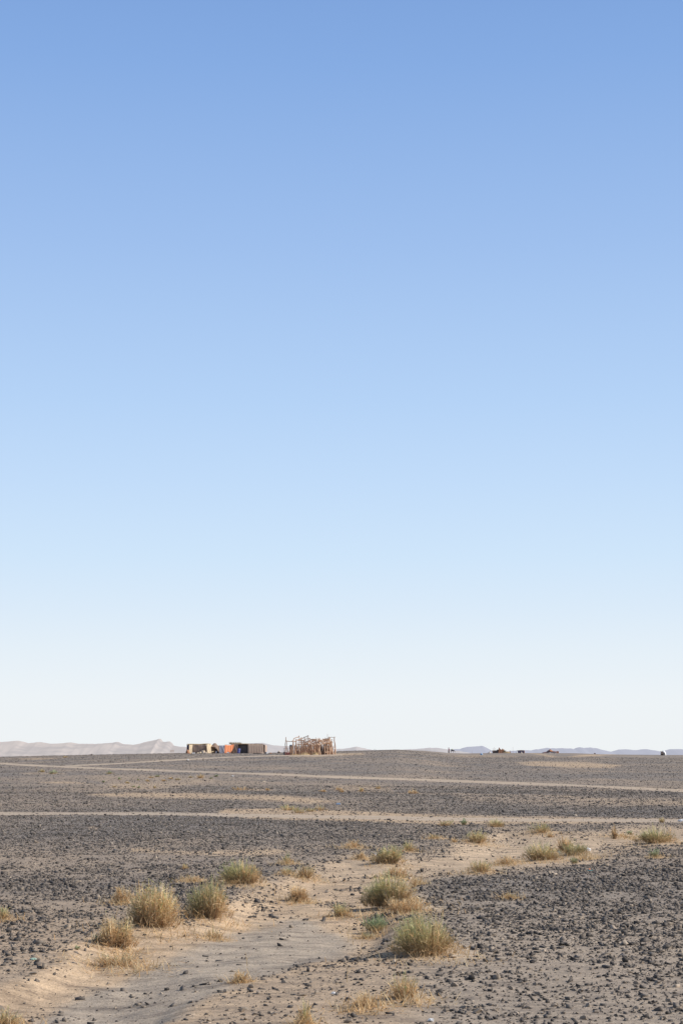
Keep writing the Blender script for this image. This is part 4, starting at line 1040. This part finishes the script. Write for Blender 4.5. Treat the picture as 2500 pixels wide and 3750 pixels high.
# beams
rail(1046, 50, 1074, 48, -.6, -.9, .04); rail(1070, 48, 1094, 69, -.9, 1.8, .05); rail(1073, 47, 1112, 61, -.9, .8, .045); rail(1108, 60, 1129, 70, .9, .4, .045); rail(1084, 55, 1106, 61, -.4, 2, .03)
rail(1126, 58, 1160, 55, .4, .5, .045); rail(1090, 38, 1128, 41, -.9, -.8, .05); rail(1110, 39, 1160, 42, -.9, -.6, .05); rail(1140, 35, 1190, 40, -.7, -.4, .05, 'pale_wood'); rail(1120, 48, 1175, 50, .2, .4, .035)
rail(1150, 45, 1200, 51, 0, .4, .04); rail(1165, 52, 1213, 50, .6, .8, .045, 'pale_wood'); rail(1200, 62, 1227, 64, .6, .2, .03); rail(1215, 28, 1228, 26, 0, .2, .02); rail(1172, 46, 1214, 44, -.1, -.2, .07, 'pale_wood'); rail(1178, 42, 1216, 48, -.2, -.3, .08, 'pale_wood')
rail(1180, 44, 1215, 41, 0, -.1, .07, 'pale_wood'); rail(1190, 10, 1208, 12, -.4, -.3, .04, 'pale_wood', bend=.1); rail(1075, 16, 1092, 19, -1.1, -1.0, .05, 'pale_wood'); rail(1052, 14, 1064, 12, .2, .4, .035)
rail(1066, 12, 1160, 14, -1.0, -.8, .025); rail(1100, 22, 1160, 24, -.9, -.7, .03); rail(1130, 52, 1215, 54, 3.8, 4.2, .04); rail(1095, 45, 1130, 47, 3, 4, .035); rail(1180, 56, 1205, 58, 1, 1.4, .05)
for i in range(46):
    px = r_.uniform(1088, 1194); h = r_.uniform(42, 57); rail(px, h, px + r_.uniform(12, 30), h + r_.uniform(-13, 12), r_.uniform(.3, 3), r_.uniform(.3, 4), r_.uniform(.02, .035), r_.choice(['wood', 'pale_wood']))
# fence of stakes: front, then inner rows
for i in range(40):
    px = 1066 + i * 2.45 + r_.uniform(-1, 1); y = -1.2 + .6 * (px - 1066) / 96 + r_.uniform(-.15, .15); x = X(px); z0 = gl(x, y); h = (r_.uniform(26, 40) if px < 1095 else r_.uniform(34, 43)) * SK
    stick('stake', (x, y, z0 - .1), (x + r_.uniform(-.26, .26), y + .05, h * r_.uniform(.82, 1.1)), r_.uniform(.028, .055), .02, r_.choice(['wood', 'wood', 'pale_wood']), .05, 4)
for i in range(28):
    px = r_.uniform(1080, 1218); y = r_.uniform(3.4, 4.4); x = X(px); z0 = gl(x, y)
    stick('stake', (x, y, z0 - .1), (x + r_.uniform(-.2, .2), y, r_.uniform(34, 54) * SK), r_.uniform(.03, .05), .02, r_.choice(['wood', 'pale_wood']), .05, 4)
for i in range(30):
    px = r_.uniform(1150, 1218); y = r_.uniform(.6, 2.2); x = X(px); z0 = gl(x, y)
    stick('stake', (x, y, z0 - .1), (x + r_.uniform(-.2, .2), y, r_.uniform(28, 44) * SK), r_.uniform(.03, .05), .02, r_.choice(['wood', 'dark', 'pale_wood']), .05, 4)
def slats(name, px0, px1, h0, h1, y, n, mat):
    mb = MB()
    for i in range(n):
        x = X(px0) + (X(px1) - X(px0)) * (i + r_.uniform(.1, .9)) / n; h = r_.uniform(h0, h1) * SK; l = r_.uniform(-.32, .32); w_ = r_.uniform(.025, .06)
        mb.tube([(x, y + r_.uniform(-.15, .15), gl(x, y) - .1), (x + l * .5 + r_.uniform(-.05, .05), y + r_.uniform(-.1, .1), h * .5), (x + l, y, h)], [w_, w_, w_ * .6], 5)
    mb.build(name, M[mat], pen)
slats('reed_mat', 1103, 1158, 24, 40, .4, 46, 'pale_wood'); slats('brush_screen', 1074, 1106, 20, 36, .6, 26, 'wood'); slats('inner_fence', 1150, 1216, 26, 46, 3.2, 40, 'wood')
mb = MB(); cloth(mb, X(1184), X(1214), 26 * SK, 28 * SK, yb=2.4, yt=2.4, pleat=.08, fr=6, zb=-.1, seed=6); mb.build('interior_shade', M['dark'], pen, True, .02)  # added dark panel gives the corral its shaded interior
# straw strewn before the corral
def straw_heap(px, D, w, dpt, h, n, label):
    p = on(px, D); mb = MB(); rr_ = random.Random(px)
    mb.sheet(lambda u, v: ((u - .5) * w, (v - .5) * dpt, h * max(0, 1 - (2 * u - 1) ** 2) * max(0, 1 - (2 * v - 1) ** 2) * (.7 + .3 * math.sin(u * 23) * math.cos(v * 9)) - .03), 30, 10)
    for i in range(n):
        x, y = rr_.gauss(0, w * .22), rr_.gauss(0, dpt * .25); z = h * max(0, 1 - (2 * x / w) ** 2) * .8; a = rr_.uniform(0, 6.28); l = rr_.uniform(.12, .35)
        mb.add([(x - .015, y, z - .02), (x + .015, y, z - .02), (x + l * math.cos(a), y + l * math.sin(a), z + rr_.uniform(.0, .2))], [(0, 1, 2)])
    o = mb.build('straw_heap', M['straw'], None, True); o.location = p; return tag(o, label, 'straw heap')
straw_heap(1116, DK - 3, 1.7, 1.6, .34, 300, 'heap of golden straw in front of the middle of the corral')
straw_heap(1155, DK - 2.6, 1.0, 1.2, .40, 220, 'smaller tufted straw heap in front of the corral, right of the other')
straw_heap(1085, DK - 3.4, 1.8, 1.8, .10, 160, 'flat strewn straw at the left front of the corral')
# things around the corral
p = on(1066, DK + 3); t = thing('water_barrel', 'dark barrel with a pale blue lid behind the left of the corral', 'barrel', p + Vector((0, 0, .85)))
mb = MB(); mb.lathe([(.24, -.0), (.27, .05), (.27, .55), (.25, .62)], 16); mb.build('body', M['dark_cloth'], t, True)
mb = MB(); mb.lathe([(.24, .62), (.25, .68), (.1, .72)], 16); mb.build('lid', M['bluebag'], t, True)
t2 = thing('barrel_stand', 'rough block stand under the dark barrel behind the corral', 'stand', p)
mb = MB(); mb.box((0, 0, .38), (.55, .5, .94), .03, .9); mb.build('block', M['wood'], t2)
p = on(1043, DK + 5); t = thing('pole_frame', 'thin square pole frame left of the corral', 'frame', p)
for x in (-.18, .45):
    mb = MB(); mb.tube([(x, 0, -.1), (x, 0, 1.0)], .02, 6); mb.build('pole', M['dark'], t)
mb = MB(); mb.tube([(-.2, 0, .98), (.5, 0, 1.0)], .02, 6); mb.build('crossbar', M['dark'], t)
p = on(1043.5, DK + 4); mb = MB(); mb.lathe([(.16, -.05), (.18, .05), (.18, .42), (.15, .47)], 14); o = mb.build('small_drum', M['navy_cloth'], None, True); o.location = p; tag(o, 'small dark blue drum under the thin pole frame', 'drum')
p = on(1051.5, DK + 3.4); mb = MB(); cloth(mb, -.3, .3, .42, .4, pleat=.05, fr=3, nu=16); o = mb.build('red_cloth', M['red_cloth'], None, True, .02); o.location = p; tag(o, 'dull red cloth hanging low at the left of the corral', 'cloth')
p = on(1021, 335); t = thing('ground_mound', 'little dark mound with a pinkish cap between tents and corral', 'mound', p)
mb = MB(); mb.lathe([(.3, -.1), (.28, .15), (.2, .26)], 12, wob=.1); mb.build('heap', M['dark'], t)
mb = MB(); mb.lathe([(.19, .25), (.15, .36), (.06, .50)], 12, wob=.1); mb.build('cap', M['sack'], t)

# ------------------------------------------------------------------ person and laden donkey (540 m away)
def skin_body(name, joints, edges, mat, parent, sub=1):
    """one continuous figure grown round a jointed skeleton"""
    me = bpy.data.meshes.new(name); me.from_pydata([j[:3] for j in joints], edges, [])
    o = link(name, me, mat, parent)
    md = o.modifiers.new('skin', 'SKIN'); md.use_smooth_shade = True
    for i, j in enumerate(joints):
        rx = j[3]; ry = j[4] if len(j) > 4 else rx
        me.skin_vertices[0].data[i].radius = (rx, ry)
    me.skin_vertices[0].data[0].use_root = True
    s = o.modifiers.new('smooth', 'SUBSURF'); s.levels = s.render_levels = sub
    return o
DPN = 541.0
p = on(1642.5, DPN)
t = thing('person', 'person in a red top and dark skirt standing beside the laden donkey', 'person', p, math.radians(-60))
J = [(0, 0, .92, .13, .11), (0, 0, 1.12, .13, .10), (0, 0, 1.34, .16, .10), (0, 0, 1.46, .055), (0, .01, 1.55, .075), (0, .015, 1.66, .085),
     (.19, 0, 1.38, .055), (.24, .03, 1.12, .042), (.22, .14, .92, .03), (.22, .17, .86, .028),
     (-.19, 0, 1.38, .055), (-.25, .05, 1.14, .042), (-.2, .24, 1.02, .03), (-.19, .30, 1.0, .028),
     (.09, 0, .86, .09), (.10, .02, .48, .06), (.10, -.01, .08, .04), (.10, .12, .03, .035), (-.09, 0, .86, .09), (-.10, .04, .48, .06), (-.10, .03, .08, .04), (-.10, .16, .03, .035)]
E = [(0, 1), (1, 2), (2, 3), (3, 4), (4, 5), (2, 6), (6, 7), (7, 8), (8, 9), (2, 10), (10, 11), (11, 12), (12, 13), (0, 14), (14, 15), (15, 16), (16, 17), (0, 18), (18, 19), (19, 20), (20, 21)]
for hand, sx, base in ((9, 1, J[9]), (13, -1, J[13])):
    for k in range(4):
        J.append((base[0] + (k - 1.5) * .018, base[1] + .045, base[2] - (.05 if sx > 0 else .01), .009)); J.append((base[0] + (k - 1.5) * .019, base[1] + .06, base[2] - (.085 - .006 * abs(k - 1)) * (1 if sx > 0 else .4), .008))
        E += [(hand, len(J) - 2), (len(J) - 2, len(J) - 1)]
    J.append((base[0] - sx * .04, base[1] + .03, base[2] - .015, .010)); E.append((hand, len(J) - 1))
skin_body('body', J, E, M['skin'], t)
mb = MB(); mb.lathe([(.21, .80), (.19, .95), (.165, 1.12), (.19, 1.30), (.17, 1.42), (.08, 1.475), (.065, 1.49)], 18, sx=1, sy=.74); o = mb.build('tunic', M['red_cloth'], t, True)
for sx, pts in ((1, [(.17, 0, 1.40), (.21, .01, 1.28), (.245, .03, 1.12), (.235, .08, 1.02)]), (-1, [(-.17, 0, 1.40), (-.22, .02, 1.28), (-.255, .05, 1.14), (-.235, .14, 1.07)])):
    mb = MB(); mb.tube(pts, [.075, .068, .058, .055], 10); mb.build('sleeve', M['red_cloth'], t, True)
mb = MB(); mb.lathe([(.27, .10), (.26, .3), (.22, .6), (.19, .85), (.175, .98)], 18, sx=1, sy=.8, wob=.02); mb.build('skirt', M['skirt'], t, True)
mb = MB(); mb.lathe([(.10, 1.50), (.115, 1.58), (.122, 1.67), (.10, 1.76), (.03, 1.80)], 14, c=(0, -.02, 0), sx=.92, sy=1.0); mb.build('headscarf', M['scarf'], t, True)

p = on(1655.5, DPN - .5)
t = thing('donkey', 'dark donkey with its head lowered to the right, under a pale load', 'donkey', p, math.radians(-12))
J = [(-.1, 0, .82, .20, .21), (.22, 0, .82, .18, .22), (-.38, 0, .84, .17, .19), (.42, 0, .90, .13, .15), (.58, 0, .90, .085, .11), (.70, 0, .72, .06, .085), (.75, 0, .58, .075, .10), (.85, 0, .38, .055, .07), (.92, 0, .24, .045, .05),
     (.76, .06, .66, .025), (.80, .10, .82, .016), (.76, -.06, .66, .025), (.80, -.10, .82, .016)]
E = [(0, 1), (0, 2), (1, 3), (3, 4), (4, 5), (5, 6), (6, 7), (7, 8), (5, 9), (9, 10), (5, 11), (11, 12)]
for sy in (-.1, .1):
    i = len(J); J += [(.30, sy, .66, .075), (.31, sy, .40, .042), (.29, sy, .14, .03), (.31, sy, .02, .035)]; E += [(1, i), (i, i + 1), (i + 1, i + 2), (i + 2, i + 3)]
    i = len(J); J += [(-.40, sy, .66, .09), (-.36, sy, .50, .06), (-.47, sy, .34, .04), (-.45, sy, .12, .03), (-.43, sy, .02, .035)]; E += [(2, i), (i, i + 1), (i + 1, i + 2), (i + 2, i + 3), (i + 3, i + 4)]
i = len(J); J += [(-.55, 0, .80, .03), (-.60, 0, .55, .02), (-.60, 0, .40, .03)]; E += [(2, i), (i, i + 1), (i + 1, i + 2)]
skin_body('body', J, E, M['donkey'], t)
t2 = thing('pack_load', 'pale green and tan load strapped on the back of the donkey', 'load', p + Vector((-.08, 0, .98)), math.radians(-12))
mb = MB(); mb.lathe([(.3, -.02), (.40, .06), (.38, .2), (.26, .32), (.08, .37)], 16, sx=1, sy=.85, wob=.06); mb.build('bundle', M['load'], t2, True)
mb = MB(); mb.box((0, -.29, -.12), (.62, .09, .30), .02); mb.box((0, .29, -.12), (.62, .09, .30), .02); mb.build('saddlebag', M['navy_cloth'], t2)

# ------------------------------------------------------------------ far settlement on the right (about 600 m away)
DR = 596.0; SR = DR / F
b = on(1835, DR); X = lambda px: (px - 1835) * SR
t = thing('mud_house', 'ruined reddish mud house with a notched wall and dark annex on the right skyline', 'mud house', b)
prof = [(1826.5, 0, 17.5), (1827.5, 0, 20), (1829, 0, 16.5), (1832, 0, 13.5), (1836, 0, 12), (1838, 0, 13.5), (1839.3, 0, 16.5), (1840.5, 0, 13.5), (1844, 0, 13), (1845, 0, 9.5)]
mb = MB()
def wl(u, v):
    k = u * (len(prof) - 1)
    px = np.interp(k, range(len(prof)), [q[0] for q in prof]); h = np.interp(k, range(len(prof)), [q[2] for q in prof])
    return (X(px) - .25 * (1 - v) * (1 - 2 * u), .03 * math.sin(u * 30) - .1 * (1 - v), -.3 + (h * SR + .3) * v)
mb.sheet(wl, 36, 8); mb.build('front_wall', M['clay'], t, False, .3)
mb = MB(); mb.box((X(1844), 1.6, .5), (.3, 3, 1.6), .04, .95); mb.build('side_wall', M['clay'], t)
mb = MB(); mb.box((X(1836), 3.1, .4), (1.9, .3, 1.3), .05, .95); mb.build('back_wall', M['clay'], t)
mb = MB(); cloth(mb, X(1803), X(1828), 9 * SR, 10 * SR, yb=.2, yt=.3, pleat=.08, fr=6, zb=-.3, rag=.08); mb.build('annex_wall', M['dark_cloth'], t, True, .05)
mb = MB(); mb.sheet(lambda u, v: (X(1803) + (X(1828) - X(1803)) * u, .3 + 2.2 * v, (9 + u) * SR - .3 * v * v), 10, 4); mb.build('annex_roof', M['maroon'], t, True, .05)
mb = MB(); mb.lathe([(.35, .6), (.42, .9), (.36, 1.15), (.15, 1.28)], 12, (X(1823), .6, 0), wob=.12); mb.build('roof_bundle', M['dark'], t)
for px, h, l in ((1805, 18, 0), (1810, 21, -.08), (1813.5, 18, .05)):
    mb = MB(); mb.tube([(X(px), .1, -.2), (X(px) + l, .1, h * SR)], [.05, .03], 6); mb.build('pole', M['wood'], t)
p = on(1856, DR - 1); t = thing('brush_pile', 'yellow and brown brushwood pile right of the ruined mud house', 'brush pile', p)
rr_ = random.Random(5); mb = MB()
for i in range(60):
    x = rr_.uniform(-1.05, 1.15); z = rr_.uniform(0, .62 * (1 - abs(x) * .35)); a = rr_.uniform(-.5, .5); l = rr_.uniform(.3, .7)
    mb.tube([(x - l / 2, rr_.uniform(-.4, .4), z), (x + l / 2 * math.cos(a), rr_.uniform(-.4, .4), z + l * .4 * math.sin(a))], [.06, .03], 5)
mb.build('sticks', M['pale_wood'], t)
mb = MB(); mb.lathe([(.9, -.2), (.95, .1), (.8, .4), (.4, .58)], 14, sx=1.1, sy=.5, wob=.12); mb.build('heap', M['straw'], t)
for x, h in ((.98, .98), (1.2, .8)):
    mb = MB(); mb.tube([(x, 0, -.2), (x, 0, h)], [.07, .05], 6); mb.build('post', M['wood'], t)
p = on(1847, DR - .5); mb = MB(); fringe(mb, -.35, .35, .55, 120, .6, -.2, .4, 4); fringe(mb, -.4, .4, .2, 120, .6, -.2, .4, 5); o = mb.build('green_bush', M['brush']); o.location = p; tag(o, 'small green bush against the right side of the ruined mud house', 'bush')
p = on(1877, DR); mb = MB(); mb.tube([(0, 0, -.2), (.03, 0, 2.2)], [.035, .02], 6); o = mb.build('thin_pole', M['wood']); o.location = p; tag(o, 'thin bare pole standing between the mud house and the low dark hut', 'pole')
p = on(1727, 560); mb = MB(); mb.tube([(0, 0, -.2), (.02, 0, 1.1)], [.03, .02], 6); o = mb.build('thin_pole', M['wood']); o.location = p; tag(o, 'thin short pole on the skyline right of the donkey', 'pole')
# low dark hut
b = on(1908, DR); X = lambda px: (px - 1908) * SR
t = thing('low_hut', 'low dark hut with a reddish right end beyond the mud house', 'hut', b)
mb = MB(); cloth(mb, X(1895), X(1917), 8.5 * SR, 8.8 * SR, yb=-.1, yt=0, pleat=.06, fr=5, zb=-.3, rag=.07); mb.build('front_wall', M['navy_cloth'], t, True, .05)
mb = MB(); cloth(mb, X(1916.8), X(1920), 9.4 * SR, 9.2 * SR, pleat=.03, fr=2, nu=8, zb=-.3); mb.build('end_wall', M['clay'], t, True, .05)
mb = MB(); mb.sheet(lambda u, v: (X(1895) + (X(1920) - X(1895)) * u, .05 + 2.2 * v, 9 * SR + .12 * math.sin(PI * u) + .15 * math.sin(PI * v) - .3 * v), 14, 5); mb.build('roof', M['maroon'], t, True, .05)
p = on(1892, DR - .5); t = thing('water_can', 'white water can with a blue side at the left of the low dark hut', 'water can', p)
mb = MB(); mb.lathe([(.2, -.05), (.24, .05), (.24, .5), (.12, .62), (.1, .7)], 14, sx=1, sy=.7); mb.build('can', M['white'], t, True)
mb = MB(); mb.lathe([(.1, .7), (.11, .72), (.11, .78), (.08, .8)], 12); mb.build('cap', M['blue'], t, True)
# black peaked tent
b = on(2015, DR); X = lambda px: (px - 2015) * SR
t = thing('black_tent', 'low black tent with a brown peak and pale gaps under its edge, far right', 'tent', b)
px_ = [1986, 1991, 1996, 2001, 2005, 2010, 2014, 2017, 2021, 2026, 2032, 2037, 2041, 2044]
up_ = [1.6, 4, 4.6, 5.5, 9, 12, 14.5, 13, 9.5, 7.5, 6.8, 6.5, 7.5, 6.5]
lo_ = [0, 0, 0, 1.5, 3.2, 3.5, 2.5, 2.5, 3.5, 4.0, 3.5, -1, -1, -1]
mb = MB(); mb.sheet(lambda u, v: (np.interp(u * 13, range(14), [X(q) for q in px_]), -.7 * (1 - v) + .3 * v, (np.interp(u * 13, range(14), lo_) * (1 - v) + np.interp(u * 13, range(14), up_) * v) * SR), 40, 6); mb.build('front_cloth', M['maroon'], t, True, .04)
mb = MB(); mb.sheet(lambda u, v: (np.interp(u * 13, range(14), [X(q) for q in px_]), .3 + 2.6 * v, (np.interp(u * 13, range(14), up_) - .1) * SR * (1 - .8 * v * v)), 40, 6); mb.build('rear_cloth', M['maroon'], t, True, .04)
mb = MB(); mb.sheet(lambda u, v: (X(2012 + 8 * u + (1 - v) * (-1 + 3 * u)), -.75 + .7 * v * .8, (6 + 7.5 * v - 4 * u * v) * SR), 6, 6); mb.build('peak_patch', M['clay'], t, True, .03)
mb = MB(); cloth(mb, X(2037), X(2044), 7 * SR, 6.8 * SR, yb=-.8, yt=-.7, pleat=.04, fr=2, nu=10, zb=-.2); mb.build('end_wall', M['clay'], t, True, .04)
for x0, x1, h in ((2002, 2010, 3.6), (2022, 2030, 4.2)):
    mb = MB(); cloth(mb, X(x0), X(x1), h * SR, h * SR, yb=-.3, yt=-.3, pleat=.03, fr=2, nu=10, zb=-.2); mb.build('lining', M['white'], t, True, .03)
# pale heap left of the mud house
p = on(1792, DR - 3); t = thing('pale_heap', 'pinkish white heap with a dark stick left of the mud house', 'heap', p)
mb = MB(); mb.lathe([(.55, -.2), (.5, .1), (.36, .3), (.2, .48), (.04, .55)], 14, sx=1, sy=.8, wob=.1); mb.build('heap', M['sack'], t)
mb = MB(); mb.tube([(.12, 0, .2), (.16, 0, .85)], [.05, .07], 6); mb.build('stick', M['dark'], t)
mb = MB(); mb.lathe([(.15, -.2), (.16, .1), (.05, .25)], 10, c=(-.62, 0, 0), wob=.1); mb.build('stone', M['dark'], t)
p = on(1762, 430); s = 430 / F; mb = MB(); mb.lathe([(.3, -.1), (.5, .15), (.45, .55), (.25, .9), (.05, 1)], 14, wob=.12); o = mb.build('blue_bundle', M['bluebag'], None, True); o.location = p; o.scale = (11 * s, 8 * s, 7.5 * s); tag(o, 'pale blue bundle lying on the plain in front of the mud house', 'bundle')
p = on(1908.5, 520); mb = MB(); mb.lathe([(.2, -.1), (.24, .1), (.17, .45), (.06, .65)], 10, wob=.1); o = mb.build('cairn', M['sack'], None, True); o.location = p; tag(o, 'little pale cairn in front of the low dark hut', 'cairn')
p = on(2177, DR); t = thing('dark_heap', 'tiny dark heap with a leaning stick on the skyline, far right', 'heap', p)
mb = MB(); mb.lathe([(.4, -.2), (.3, .15), (.12, .36)], 10, wob=.15); mb.build('heap', M['dark'], t)
mb = MB(); mb.tube([(-.9, 0, .0), (.1, 0, .4)], [.03, .03], 5); mb.build('stick', M['pale_wood'], t)
# white draped shelter at the right
DW = 530.; b = on(2428, DW); SW = DW / F; X = lambda px: (px - 2428) * SW
t = thing('draped_shelter', 'small humped shelter draped in white cloth, alone at the far right', 'shelter', b)
def drape(u, v):
    a = PI * (.62 - .62 * u)                                   # over the top and down to the right
    out = (X(2428.5) + 9.5 * SW * math.cos(a) if a < PI / 2 else X(2428.5) + 9.5 * SW * math.cos(a), 17.5 * SW * math.sin(a) ** .8 - .05 if a > .02 else -.2)
    k = .58 + .42 * v
    return (X(2427) + (out[0] - X(2427)) * k, -.55 + .75 * v + .02 * math.sin(u * 19), out[1] * (.72 + .28 * v))
mb = MB(); mb.sheet(drape, 22, 6); mb.sheet(lambda u, v: (lambda p_: (p_[0], .2 + .9 * v, p_[2] * (1 - .1 * v)))(drape(u, 1)), 22, 4); mb.build('white_drape', M['white'], t, True, .04)
mb = MB(); cloth(mb, X(2418.5), X(2428.5), 13 * SW, 14 * SW, pleat=.04, fr=3, nu=14, zb=.3); mb.build('front_cloth', M['lit_brown_cloth'], t, True, .04)
mb = MB(); mb.sheet(lambda u, v: (X(2418) + (X(2430) - X(2418)) * u, -.1 + 1.0 * v, (13.2 + 1.8 * u) * SW + .08 * math.sin(PI * v)), 8, 4); mb.build('roof_cloth', M['sack'], t, True, .05)
mb = MB(); cloth(mb, X(2419), X(2434), 9 * SW, 9 * SW, yb=.6, yt=.6, pleat=.03, fr=2, nu=10, zb=-.2); mb.build('inner_wall', M['dark'], t, True, .03)
for px in (2419.5, 2426.5, 2434):
    mb = MB(); mb.tube([(X(px), .0, -.2), (X(px), .0, 1.1)], .06, 6); mb.build('post', M['dark'], t)
mb = MB(); mb.box((X(2431), -.15, .3), (.45, .3, .7), .05, .6, .3); mb.build('flap', M['sack'], t)
# small far things
p = on(1372, 398); t = thing('hoop_frame', 'little arched frame of bent sticks on the crest of the plain', 'frame', p)
for y in (-.15, .15):
    mb = MB(); mb.tube([(.25 * math.cos(PI * k / 8), y, .28 * math.sin(PI * k / 8) - .02) for k in range(9)], .02, 6); mb.build('hoop', M['dark'], t)
mb = MB(); mb.tube([(0, -.2, .26), (0, .2, .26)], .015, 5); mb.build('ridge_stick', M['dark'], t)
p = on(630, 345); t = thing('wooden_rack', 'pale spindly wooden rack far left of the tents', 'rack', p)
for x in (-.33, .0, .28):
    mb = MB(); mb.tube([(x, 0, -.1), (x + .03, 0, .6)], .025, 6); mb.build('leg', M['pale_wood'], t)
for z in (.42, .6):
    mb = MB(); mb.tube([(-.4, 0, z), (.4, 0, z + .03)], .03, 6); mb.build('bar', M['pale_wood'], t)
p = on(336, 345); mb = MB(); mb.lathe([(.3, -.1), (.25, .08), (.1, .2)], 10, wob=.15); o = mb.build('dark_lump', M['dark']); o.location = p; tag(o, 'small dark lump on the skyline below the left hills', 'lump')

# ------------------------------------------------------------------ daylight
SUN_EL = math.radians(35); SUN_AZ = math.radians(95)       # measured from the view direction, clockwise: square to the right
w = bpy.data.worlds.new('World'); scene.world = w; w.use_nodes = True
nt = w.node_tree; L = nt.links
bg = nt.nodes['Background']
sky = N(nt, 'ShaderNodeTexSky'); sky.sky_type = 'NISHITA'; sky.sun_disc = False
sky.sun_elevation = SUN_EL; sky.sun_rotation = SUN_AZ; sky.altitude = 700; sky.air_density = 1.0; sky.dust_density = 1.6; sky.ozone_density = 1.0
tc = N(nt, 'ShaderNodeTexCoord'); sx = N(nt, 'ShaderNodeSeparateXYZ'); L.new(tc.outputs['Generated'], sx.inputs[0])
def lin(r, g, b_): return tuple(((c / 255) / 12.92 if c / 255 < .04045 else ((c / 255 + .055) / 1.055) ** 2.4) for c in (r, g, b_))
gr = ramp(nt, [(0.0, lin(241, 245, 247)), (.03, lin(239, 245, 249)), (.06, lin(230, 241, 250)), (.085, lin(220, 236, 251)), (.115, lin(209, 231, 252)), (.16, lin(196, 222, 251)), (.21, lin(182, 212, 248)), (.30, lin(160, 193, 239)), (.40, lin(135, 173, 228)), (.47, lin(121, 159, 217)), (.62, lin(98, 122, 164)), (.8, lin(82, 98, 126)), (1.0, lin(74, 88, 112))], sx.outputs[2])
hz = N(nt, 'ShaderNodeVectorMath', operation='SCALE'); hz.inputs['Scale'].default_value = 10.0
L.new(gr.outputs[0], hz.inputs[0])
mx = mix(nt, sky.outputs[0], hz.outputs[0], .97)      # dusty desert haze over the clear sky
L.new(mx, bg.inputs['Color']); bg.inputs['Strength'].default_value = .1

sl = bpy.data.lights.new('sun', 'SUN'); sl.energy = 5.0; sl.angle = math.radians(.53); sl.color = (1.0, .945, .87)
so = bpy.data.objects.new('sun', sl); COL.objects.link(so)
dirv = Vector((math.sin(SUN_AZ) * math.cos(SUN_EL), math.cos(SUN_AZ) * math.cos(SUN_EL), math.sin(SUN_EL)))
so.rotation_euler = dirv.to_track_quat('Z', 'Y').to_euler()
so.location = dirv * 60

scene.render.engine = 'CYCLES'
scene.view_settings.view_transform = 'Standard'
scene.view_settings.look = 'None'
scene.view_settings.exposure = 0
scene.view_settings.gamma = 1
